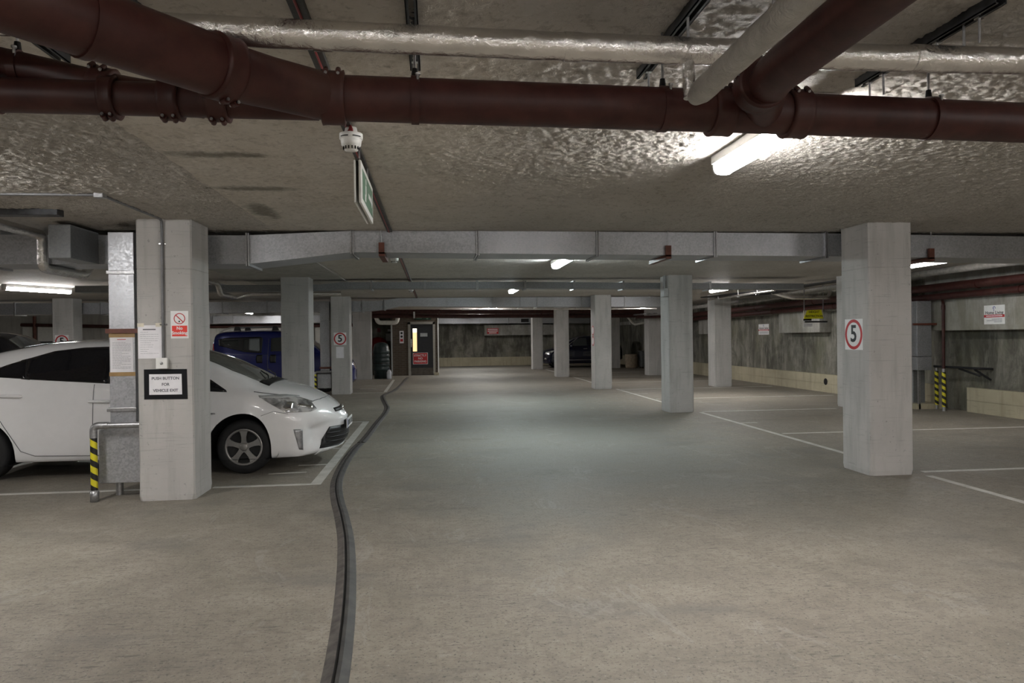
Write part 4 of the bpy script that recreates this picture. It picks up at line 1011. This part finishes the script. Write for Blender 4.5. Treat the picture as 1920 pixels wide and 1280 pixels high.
class Car:
    """body lofted from cross-sections; s = distance back from the nose datum, y across, z up. world: x = X0 - hd*s"""
    def __init__(c, name, label, X0, Yc, hd, sp):
        c.sp = sp; c.X0, c.Yc, c.hd = X0, Yc, hd
        L0, L1 = sp['ends']; c.f = {k_: pchip(v_) for k_, v_ in sp['curves'].items()}
        c.t = thing(name, label, 'car', (X0 - hd * (L0 + L1) / 2, Yc, 0))
        st = sorted(set([L0, L0 + .02, L0 + .05, L0 + .09, L0 + .14, L0 + .2, L1, L1 - .02, L1 - .05, L1 - .1, L1 - .16] + [L0 + .26 + i * .04 for i in range(int((L1 - L0 - .5) / .04) + 1)]))
        c.st = st; f = c.f; half = []
        for s_ in st:
            zb, zs, zt, ws, wb, wt, dr = (f[q](s_) for q in ('zb', 'zs', 'zt', 'ws', 'wb', 'wt', 'dr'))
            ze = zt - dr; zs = min(zs, ze - .012)
            P = [(0, zb), (ws * .80, zb), (ws * .955, zb + .035), (ws * .995, zb + .30 * (zs - zb)), (ws, zb + .62 * (zs - zb)), (ws * .985, zb + .86 * (zs - zb)), (wb, zs), (wb + (wt - wb) * .5, zs + (ze - zs) * .54), (wt, ze), (wt * .62, ze + dr * .66), (0, zt)]
            half.append(crom(P, 4))
        nv = len(half[0]); c.nv = nv; vs = []; m = MB()
        def sh(s_, y, w):
            a = min(1, abs(y) / max(w, .01)) ** 2.6
            q = max(0, 1 - (s_ - L0) / sp.get('fl', .9)); r_ = max(0, 1 - (L1 - s_) / sp.get('rl', .6))
            return s_ + sp['fs'] * a * q ** 1.3 - sp['rs'] * a * r_ ** 1.3
        c.sh = sh
        for s_, hf in zip(st, half):
            w = f['ws'](s_)
            for side in (1, -1):
                for p in hf: vs.append(c.wp(sh(s_, p.x, w), side * p.x, p.y))
        S2 = 2 * nv; fs = []
        ax, ar = sp['axles'], sp['arch']
        def inarch(s_, z, y):
            return y > f['ws'](s_) * .62 and any((s_ - a) ** 2 + (z - sp['wz']) ** 2 < ar * ar for a in ax)
        move = {}
        for i in range(len(st) - 1):
            for sd in (0, 1):
                for j in range(nv - 1):
                    q = [(i, j), (i, j + 1), (i + 1, j + 1), (i + 1, j)]
                    ins = [inarch(st[a], half[a][b].y, half[a][b].x) for a, b in q]
                    if all(ins): continue
                    for (a, b), n_ in zip(q, ins):
                        if n_:
                            A = min(ax, key=lambda w_: abs(w_ - st[a])); dv_ = Vector((st[a] - A, half[a][b].y - sp['wz'])); dv_ = dv_.normalized() * ar if dv_.length > 1e-4 else dv_
                            if half[a][b].y < sp['wz']:        # low on the sill: slide along the car, never down
                                dz = half[a][b].y - sp['wz']; dv_ = Vector((math.copysign(sqrt(max(0, ar * ar - dz * dz)), st[a] - A), dz))
                            move[a * S2 + sd * nv + b] = (A + dv_.x, sp['wz'] + dv_.y, half[a][b].x, sd, st[a])
                    ids = [a * S2 + sd * nv + b for a, b in q]; fs.append(ids if sd == 0 else ids[::-1])
        for k_, (ns, nz, y, sd, s0) in move.items(): vs[k_] = c.wp(sh(ns, y, f['ws'](ns)), y if sd == 0 else -y, nz)
        m.add(vs, fs, True)
        # end caps follow the plan curve
        for i, s_ in ((0, st[0]), (len(st) - 1, st[-1])):
            w = f['ws'](s_); hf = half[i]; NY = 14; cv = []
            for p in hf:
                for q in range(NY + 1):
                    y = -p.x + 2 * p.x * q / NY; cv.append(c.wp(sh(s_, y, w), y, p.y))
            m.add(cv, [(a * (NY + 1) + b, a * (NY + 1) + b + 1, (a + 1) * (NY + 1) + b + 1, (a + 1) * (NY + 1) + b) for a in range(nv - 1) for b in range(NY)], True)
        me = bpy.data.meshes.new('tmp'); me.from_pydata(m.v, [], m.f)
        bm = bmesh.new(); bm.from_mesh(me); bmesh.ops.remove_doubles(bm, verts=bm.verts[:], dist=.0015); bmesh.ops.dissolve_degenerate(bm, edges=bm.edges[:], dist=.0005)
        bmesh.ops.recalc_face_normals(bm, faces=bm.faces[:]); bm.verts.index_update()
        m2 = MB().add([q.co[:] for q in bm.verts], [[q.index for q in fc.verts] for fc in bm.faces], True)
        c.bvh = BVHTree.FromBMesh(bm); bm.free(); bpy.data.meshes.remove(me)
        c.body = link('body', m2, sp['paint'], c.t, fixnorm=True)
        # wheel wells and wheels
        for a in ax:
            for sd in (-1, 1):
                w = f['ws'](a); yo = sd * (w - .03); yi = sd * (w - .34)
                ring = []
                q = MB(); n = 26
                pr = [(ar + .004, yo), (ar + .004, yi), (0, yi)]
                vv = [c.wp(a + r_ * cos(2 * pi * j / n), y, max(.17, sp['wz'] + r_ * sin(2 * pi * j / n))) for r_, y in pr for j in range(n)]
                q.add(vv, [(i * n + j, i * n + (j + 1) % n, (i + 1) * n + (j + 1) % n, (i + 1) * n + j) for i in range(2) for j in range(n)], True)
                link('wheel_well', q, 'dark_trim', c.t)
                c.wheel(a, sd, w)
        link('underbody', MB().box(*sorted((c.wp(L0 + .5, 0, 0)[0], c.wp(L1 - .4, 0, 0)[0])), Yc - .55, Yc + .55, .19, .25), 'dark_trim', c.t)
    def wp(c, s_, y, z): return (c.X0 - c.hd * s_, c.Yc + y, z)
    def wheel(c, a, sd, w):
        R, rim, tw = c.sp['wr'], c.sp['rim'], .19
        yo = w - .035; n = 36
        def ring(prof):
            m = MB(); vs = [c.wp(a + r_ * cos(2 * pi * j / n), sd * y, R + r_ * sin(2 * pi * j / n)) for r_, y in prof for j in range(n)]
            return m.add(vs, [(i * n + j, i * n + (j + 1) % n, (i + 1) * n + (j + 1) % n, (i + 1) * n + j) for i in range(len(prof) - 1) for j in range(n)], True)
        ty = link('wheel', ring([(rim - .012, yo - .03), (rim + .004, yo - .004), (rim + .03, yo), (R - .03, yo - .006), (R - .006, yo - .03), (R, yo - .06), (R, yo - tw), (rim, yo - tw)]), 'tyre', c.t)
        link('rim_back', ring([(rim + .004, yo - .05), (rim - .02, yo - .055), (0, yo - .06)]), 'dark_trim', ty)
        m = ring([(rim + .006, yo - .012), (rim - .004, yo - .004), (rim - .020, yo - .006), (rim - .024, yo - .03)])
        ns = c.sp.get('spokes', 5)
        for q in range(ns):
            b = pi / 2 + 2 * pi * q / ns
            prof = [(.035, .034), (.07, .026), (rim * .55, .026), (rim * .78, .036), (rim - .012, .060)]
            top, bot = [], []
            for r_, hw in prof:
                for sg in (-1, 1):
                    p = (r_ * cos(b) - sg * hw * sin(b), r_ * sin(b) + sg * hw * cos(b)); top.append(c.wp(a + p[0], sd * (yo - .010 - .010 * (1 - r_ / rim)), R + p[1])); bot.append(c.wp(a + p[0], sd * (yo - .04), R + p[1]))
            K = len(prof); fs = [(2 * i, 2 * i + 1, 2 * i + 3, 2 * i + 2) for i in range(K - 1)]; o_ = 2 * K
            fs += [(2 * i, 2 * i + 2, o_ + 2 * i + 2, o_ + 2 * i) for i in range(K - 1)] + [(2 * i + 1, 2 * i + 3, o_ + 2 * i + 3, o_ + 2 * i + 1) for i in range(K - 1)]
            m.add(top + bot, fs)
        hub = ring([(.045, yo - .02), (.042, yo - .010), (.03, yo - .006), (0, yo - .005)]); m.add(hub.v, hub.f, True)
        link('rim', m, 'alloy', ty)
    def decal(c, name, poly, mat, view='side', sides=(-1, 1), off=.004, step=.05, parent=None, label=None):
        """a panel cut to poly and laid on the body. side: (s, z); front/back: (y, z); top: (s, y)"""
        res = None
        for sd in (sides if view == 'side' else (1,)):
            bm = bmesh.new(); bm.faces.new([bm.verts.new((p[0], p[1], 0)) for p in poly])
            for ax_ in (0, 1):
                lo = min(p[ax_] for p in poly); hi = max(p[ax_] for p in poly); n = int((hi - lo) / step)
                for i in range(1, n + 1):
                    co = [0, 0, 0]; no = [0, 0, 0]; co[ax_] = lo + (hi - lo) * i / (n + 1); no[ax_] = 1
                    bmesh.ops.bisect_plane(bm, geom=bm.verts[:] + bm.edges[:] + bm.faces[:], plane_co=co, plane_no=no, dist=1e-5)
            vs = []; bad = set(); bm.verts.index_update()
            for v_ in bm.verts:
                a, b = v_.co.x, v_.co.y
                if view == 'side': o, d_ = Vector(c.wp(a, sd * 2, b)), Vector((0, -sd, 0))
                elif view == 'front': o, d_ = Vector(c.wp(-1, a, b)), Vector((-c.hd, 0, 0))
                elif view == 'back': o, d_ = Vector(c.wp(c.sp['ends'][1] + 1, a, b)), Vector((c.hd, 0, 0))
                else: o, d_ = Vector(c.wp(a, b, 3)), Vector((0, 0, -1))
                h_, nn, ix, ds = c.bvh.ray_cast(o, d_)
                if h_ is None: bad.add(v_.index); vs.append((0, 0, 0))
                else:
                    if nn.dot(d_) > 0: nn = -nn
                    vs.append(tuple(h_ + nn * off))
            fs = [[q.index for q in fc.verts] for fc in bm.faces if not any(q.index in bad for q in fc.verts)]; bm.free()
            used = sorted({i for q in fs for i in q}); mp = {o_: i for i, o_ in enumerate(used)}
            m = MB().add([vs[i] for i in used], [[mp[i] for i in q] for q in fs], True)
            # give the panel thickness
            res = link(name, m, mat, parent or c.t, fixnorm=False, label=label)
            so = res.modifiers.new('thickness', 'SOLIDIFY'); so.thickness = .006; so.offset = 0
        return res
    def seam(c, pts, w=.006, sides=(-1, 1), name='panel_gap', mat='panel_gap'):
        for a, b in zip(pts, pts[1:]):
            a, b = Vector(a), Vector(b); n = Vector((-(b - a).y, (b - a).x)).normalized() * w / 2
            c.decal(name, [a - n, b - n, b + n, a + n], mat, sides=sides, off=.0015, step=.08)

# --- the white hatchback
WH = dict(ends=(.08, 4.60), axles=(1.13, 3.91), arch=.385, wz=.30, wr=.305, rim=.205, paint='white_paint', fs=.34, rs=.16, fl=1.0, spokes=5,
  curves=dict(
    zt=[(.08, .56), (.11, .60), (.16, .66), (.22, .725), (.32, .80), (.45, .868), (.60, .93), (.80, .99), (1.0, 1.045), (1.22, 1.16), (1.48, 1.285), (1.70, 1.365), (2.0, 1.45), (2.4, 1.512), (2.8, 1.54), (3.2, 1.53), (3.7, 1.465), (4.1, 1.36), (4.42, 1.21), (4.52, 1.12), (4.60, .80)],
    zs=[(.08, .50), (.2, .62), (.4, .72), (.7, .83), (1.0, .90), (1.3, .945), (1.6, .98), (2.5, 1.035), (3.6, 1.115), (4.3, 1.13), (4.60, .72)],
    zb=[(.08, .33), (.12, .25), (.2, .20), (.4, .165), (.8, .165), (1.6, .20), (3.4, .20), (4.3, .24), (4.60, .38)],
    ws=[(.08, .62), (.12, .70), (.25, .80), (.5, .845), (.9, .868), (1.6, .872), (3.0, .872), (4.0, .86), (4.4, .81), (4.60, .72)],
    wb=[(.08, .55), (.2, .70), (.5, .76), (.9, .80), (1.5, .825), (2.6, .83), (3.6, .82), (4.2, .77), (4.60, .66)],
    wt=[(.08, .46), (.3, .54), (.7, .60), (1.0, .62), (1.3, .62), (1.7, .60), (2.4, .58), (3.2, .57), (4.0, .55), (4.60, .50)],
    dr=[(.08, .03), (.4, .05), (1.0, .055), (1.4, .065), (2.4, .06), (3.6, .06), (4.60, .03)]))
car = Car('white_hatchback', 'white hatchback parked behind the first column at left', -1.0, 9.33, 1, WH)
car.decal('side_window', [(1.80, 1.06), (2.56, 1.045), (2.56, 1.445), (2.40, 1.435), (2.10, 1.355), (1.85, 1.22)], 'tint')
car.decal('side_window', [(2.57, 1.045), (3.40, 1.105), (3.46, 1.325), (3.20, 1.405), (2.90, 1.44), (2.57, 1.448)], 'tint')
car.decal('quarter_window', [(3.42, 1.11), (3.92, 1.15), (3.66, 1.26), (3.48, 1.32)], 'tint')
car.decal('window_pillar', [(3.37, 1.10), (3.46, 1.11), (3.53, 1.31), (3.43, 1.335)], 'dark_trim', off=.003)
car.decal('window_pillar', [(2.54, 1.045), (2.59, 1.045), (2.59, 1.445), (2.54, 1.442)], 'dark_trim', off=.003)
car.decal('quarter_window', [(1.30, .925), (1.74, .955), (1.74, 1.16), (1.49, 1.06), (1.31, .945)], 'tint', label='dark triangular front quarter light')
car.decal('windscreen', [(1.03, -.50), (.99, -.30), (.97, 0), (.99, .30), (1.03, .50), (1.30, .575), (1.80, .545), (1.85, 0), (1.80, -.545), (1.30, -.575)], 'screen', 'top')
car.decal('rear_screen', [(3.35, -.5), (4.2, -.5), (4.3, 0), (4.2, .5), (3.35, .5), (3.3, 0)], 'tint', 'top')
car.decal('cowl', [(.90, -.56), (.86, 0), (.90, .56), (1.02, .52), (.98, 0), (1.02, -.52)], 'dark_trim', 'top', off=.003)
for sg in (-1, 1):
    w = link('wiper', MB().tube([car.wp(.92, sg * .18 - .3, 1.045), car.wp(1.0, sg * .2 + .05, 1.075), car.wp(1.12, sg * .2 + .22, 1.125)], .007, 8), 'dark_trim', car.t)
car.decal('headlamp', [(.955, .865), (.72, .862), (.56, .835), (.44, .785), (.36, .69), (.42, .672), (.66, .682), (.86, .80)], 'lens', off=.005, step=.03)
car.decal('lamp_lens', [(.60, .72), (.66, .70), (.70, .74), (.66, .79), (.60, .78)], 'chrome', off=.008, step=.03)
car.decal('lamp_strip', [(.40, .70), (.56, .745), (.55, .765), (.40, .725)], 'chrome', off=.008, step=.03)
car.decal('lamp_surround', [(.965, .875), (.70, .872), (.56, .845), (.72, .836), (.945, .850)], 'grey_plastic', off=.008, step=.04)
car.decal('fog_lamp', [(.495, .485), (.585, .490), (.53, .26), (.49, .25)], 'steel', off=.004, step=.03)
car.decal('grille', [(-.32, .632), (.32, .632), (.30, .675), (-.30, .675)], 'dark_trim', 'front', off=.004)
car.decal('lower_grille', [(-.60, .235), (.60, .235), (.46, .47), (-.46, .47)], 'dark_trim', 'front', off=.004)
for z in (.29, .34, .39): car.decal('grille_bar', [(-.50, z), (.50, z), (.50, z + .012), (-.50, z + .012)], 'black_metal', 'front', off=.010)
car.decal('front_lip', [(-.62, .185), (.62, .185), (.58, .235), (-.58, .235)], 'white_paint', 'front', off=.018)
p = link('number_plate', MB().box(car.wp(.055, 0, 0)[0] - .006, car.wp(.055, 0, 0)[0] + .006, 9.33 - .26, 9.33 + .26, .425, .54, .003), 'sign_white', car.t)
px_ = car.wp(.055, 0, 0)[0] + .0065
link('plate_band', MB().box(px_, px_ + .001, 9.33 - .26, 9.33 - .215, .428, .537), 'sign_blue', p)
m = MB()
for i in range(7):
    y = 9.33 - .185 + i * .058 + (.03 if i > 3 else 0); m.box(px_, px_ + .001, y, y + .012, .45, .515); m.box(px_, px_ + .001, y + .012, y + .036, .495 if i % 2 else .45, .515 if i % 2 else .465); m.box(px_, px_ + .001, y + .030, y + .038, .45, .515)
link('plate_characters', m, 'sign_black', p)
link('plate_holder', MB().box(px_ - .05, px_ - .008, 9.33 - .2, 9.33 + .2, .44, .52), 'dark_trim', car.t)
def oval(cx, ry, rz, cz, x, th=.006, n=24):
    return MB().tube([(x, cx + ry * cos(2 * pi * j / n), cz + rz * sin(2 * pi * j / n)) for j in range(n + 1)], th, 8, caps=False)
bx = car.wp(.135, 0, 0)[0]; m = oval(9.33, .065, .045, .645, bx); q = oval(9.33, .026, .042, .645, bx); m.add(q.v, q.f, True); q = oval(9.33, .05, .018, .668, bx); m.add(q.v, q.f, True)
link('badge', m, 'chrome', car.t)
car.decal('badge', [(1.42, .685), (1.52, .685), (1.52, .70), (1.42, .70)], 'steel', step=.05)
car.seam([(1.72, .96), (1.74, .60), (1.70, .30), (1.62, .23)]); car.seam([(2.70, 1.04), (2.71, .60), (2.72, .26)])
car.seam([(1.62, .262), (2.72, .262), (3.32, .275), (3.46, .33), (3.56, .50), (3.68, .70)]); car.seam([(.93, .655), (.80, .70), (.64, .668)], .004)
car.seam([(1.02, .92), (.72, .868), (.42, .78)], .004)
hc = [(.50, -.64), (.42, -.52), (.36, -.36), (.33, -.18), (.32, 0), (.33, .18), (.36, .36), (.42, .52), (.50, .64)]
for a, b in zip(hc, hc[1:]):
    a, b = Vector(a), Vector(b); n = Vector((-(b - a).y, (b - a).x)).normalized() * .0035
    car.decal('panel_gap', [a - n, b - n, b + n, a + n], 'panel_gap', 'top', off=.0015, step=.08)
for s_, z in ((2.545, .85), (3.45, .925)):
    for sd in (-1, 1):
        y = sd * (car.f['ws'](s_) + .012)
        link('door_handle', MB().tube([car.wp(s_ - .01, y - sd * .03, z), car.wp(s_, y, z + .004), car.wp(s_ + .10, y, z + .006), car.wp(s_ + .195, y, z + .008), car.wp(s_ + .21, y - sd * .03, z + .008)], [.016, .024, .022, .020, .014], 10, flat=.8), 'white_paint', car.t)
for sd in (-1, 1):
    link('wing_mirror', MB().lathe([(0, -.09), (.06, -.08), (.085, -.02), (.085, .05), (.06, .085), (0, .09)], car.wp(1.80, sd * 1.0, 1.08), 'Y', 14), 'white_paint', car.t)
    car.decal('tail_lamp', [(4.30, .82), (4.52, .82), (4.50, 1.06), (4.34, 1.10)], 'tail_red', sides=(sd,))

# --- generic upright van-like shape
def van_spec(paint):
    return dict(ends=(0, 4.0), axles=(.80, 3.32), arch=.36, wz=.30, wr=.305, rim=.20, paint=paint, fs=.22, rs=.10, rl=.4,
      curves=dict(
        zt=[(0, .62), (.04, .74), (.12, .90), (.3, 1.00), (.6, 1.08), (.86, 1.17), (1.1, 1.36), (1.4, 1.60), (1.62, 1.72), (2.0, 1.785), (2.8, 1.80), (3.5, 1.785), (3.78, 1.74), (3.90, 1.64), (3.97, 1.40), (4.0, 1.05)],
        zs=[(0, .56), (.1, .80), (.4, .96), (.8, 1.05), (1.4, 1.13), (2.4, 1.17), (3.6, 1.24), (4.0, .95)],
        zb=[(0, .32), (.06, .24), (.2, .20), (1.2, .22), (3.4, .24), (3.9, .30), (4.0, .42)],
        ws=[(0, .70), (.08, .78), (.3, .83), (.8, .86), (3.4, .86), (3.8, .84), (4.0, .79)],
        wb=[(0, .64), (.1, .74), (.4, .78), (.9, .81), (3.4, .82), (4.0, .74)],
        wt=[(0, .55), (.3, .62), (.8, .66), (1.3, .68), (2.0, .69), (3.6, .70), (4.0, .66)],
        dr=[(0, .03), (.6, .05), (1.3, .07), (3.6, .06), (4.0, .04)]))
van = Car('blue_van', 'blue people carrier with roof bars beyond the second left column', -2.28, 22.2, 1, van_spec('blue_paint'))
van.decal('window_surround', [(2.55, 1.14), (3.0, 1.17), (3.72, 1.36), (3.74, 1.53), (3.55, 1.58), (2.60, 1.60), (2.52, 1.56)], 'dark_trim', off=.003)
van.decal('side_window', [(3.18, 1.30), (3.62, 1.40), (3.64, 1.50), (3.2, 1.52)], 'van_glass', off=.007)
van.decal('side_window', [(2.92, 1.22), (3.06, 1.24), (3.06, 1.54), (2.92, 1.545)], 'van_glass', off=.007)
van.decal('side_window', [(2.60, 1.21), (2.64, 1.19), (2.90, 1.235), (2.90, 1.545), (2.62, 1.55)], 'pale_glass', off=.007)
van.decal('door_window', [(1.40, 1.19), (2.30, 1.18), (2.30, 1.55), (1.85, 1.60), (1.62, 1.48)], 'van_glass', off=.006)
van.decal('windscreen', [(.90, -.60), (.86, 0), (.90, .60), (1.45, .60), (1.55, 0), (1.45, -.60)], 'screen', 'top')
van.seam([(2.36, 1.55), (2.38, .9), (2.36, .4)], .01); van.seam([(2.36, 1.08), (3.7, 1.12)], .008)
for s_ in (2.15, 2.52):
    van.decal('handle_recess', [(s_, .86), (s_ + .16, .86), (s_ + .18, 1.0), (s_ + .15, 1.09), (s_, 1.09)], 'dark_trim')
for sd in (-1, 1):
    r_ = link('roof_rail', MB().tube([van.wp(1.5, sd * .60, 1.69), van.wp(1.6, sd * .60, 1.86), van.wp(2.5, sd * .60, 1.885), van.wp(3.45, sd * .60, 1.875), van.wp(3.75, sd * .60, 1.74)], .017, 10, bend=.06), 'steel', van.t)
    for s_ in (2.2, 3.25):
        link('rail_foot', MB().prism([van.wp(s_ - .10, sd * .60 - .025, 1.77), van.wp(s_ + .10, sd * .60 - .025, 1.77), van.wp(s_ + .07, sd * .60 - .025, 1.90), van.wp(s_ - .05, sd * .60 - .025, 1.90)], (0, .05, 0)), 'dark_trim', r_)
    van.decal('tail_lamp', [(3.86, 1.10), (3.97, 1.10), (3.96, 1.42), (3.88, 1.42)], 'tail_red', sides=(sd,))
    van.decal('headlamp', [(.10, .80), (.42, .86), (.50, .95), (.16, .93)], 'lens', sides=(sd,))
    link('wing_mirror', MB().lathe([(0, -.08), (.07, -.06), (.09, 0), (.07, .07), (0, .08)], van.wp(1.30, sd * .95, 1.18), 'Y', 12), 'blue_paint', van.t)

bl = Car('dark_car', 'black car at the far left edge behind the white hatchback', -8.78, 19.6, 1, van_spec('black_paint'))
bl.decal('door_window', [(1.40, 1.19), (2.30, 1.18), (2.30, 1.55), (1.85, 1.60), (1.62, 1.48)], 'tint', off=.006)
bl.decal('side_window', [(2.40, 1.19), (3.6, 1.25), (3.6, 1.52), (2.4, 1.58)], 'tint', off=.006)
bl.decal('windscreen', [(.90, -.60), (.86, 0), (.90, .60), (1.45, .60), (1.55, 0), (1.45, -.60)], 'screen', 'top')
for sd in (-1, 1): bl.decal('headlamp', [(.10, .80), (.42, .86), (.50, .95), (.16, .93)], 'lens', sides=(sd,))

NV = dict(ends=(0, 4.05), axles=(.80, 3.32), arch=.35, wz=.30, wr=.30, rim=.20, paint='navy_paint', fs=.28, rs=.14,
  curves=dict(
    zt=[(0, .55), (.05, .68), (.15, .80), (.4, .92), (.8, 1.02), (1.0, 1.08), (1.3, 1.26), (1.6, 1.41), (1.9, 1.50), (2.3, 1.54), (2.9, 1.525), (3.4, 1.45), (3.8, 1.28), (3.98, 1.0), (4.05, .80)],
    zs=[(0, .50), (.2, .70), (.6, .86), (1.0, .93), (2.4, 1.0), (3.5, 1.06), (4.05, .72)],
    zb=[(0, .30), (.1, .22), (.4, .19), (3.5, .21), (4.05, .40)],
    ws=[(0, .62), (.1, .74), (.4, .83), (.9, .86), (3.3, .86), (3.8, .82), (4.05, .72)],
    wb=[(0, .55), (.2, .70), (.6, .77), (1.2, .81), (3.4, .81), (4.05, .66)],
    wt=[(0, .46), (.4, .58), (1.0, .62), (1.6, .61), (2.4, .59), (3.4, .58), (4.05, .50)],
    dr=[(0, .03), (.8, .05), (1.6, .065), (3.4, .06), (4.05, .03)]))
nc = Car('navy_car', 'navy blue hatchback parked far off behind the right columns', 5.12, 35.4, -1, NV)
nc.decal('door_window', [(1.45, 1.04), (2.2, 1.05), (2.2, 1.43), (1.9, 1.42), (1.6, 1.30)], 'van_glass')
nc.decal('side_window', [(2.26, 1.05), (3.1, 1.09), (3.2, 1.25), (2.9, 1.38), (2.26, 1.43)], 'tint')
nc.decal('windscreen', [(1.0, -.50), (.97, 0), (1.0, .50), (1.6, .54), (1.7, 0), (1.6, -.54)], 'screen', 'top')
nc.decal('sill_trim', [(1.3, .36), (2.8, .36), (2.8, .385), (1.3, .385)], 'chrome')
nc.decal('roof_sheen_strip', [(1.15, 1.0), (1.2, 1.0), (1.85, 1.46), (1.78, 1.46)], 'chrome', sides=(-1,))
for sd in (-1, 1):
    nc.decal('headlamp', [(.18, .66), (.50, .74), (.62, .84), (.24, .78)], 'lens', sides=(sd,))
    nc.decal('fog_lamp', [(.16, .40), (.26, .40), (.26, .48), (.16, .48)], 'chrome', sides=(sd,))
    link('wing_mirror', MB().lathe([(0, -.08), (.06, -.06), (.08, 0), (.06, .07), (0, .08)], nc.wp(1.42, sd * .96, 1.04), 'Y', 12), 'navy_paint', nc.t)
    link('door_handle', MB().tube([nc.wp(2.0, sd * .87, .90), nc.wp(2.18, sd * .87, .91)], .018, 8), 'chrome', nc.t)
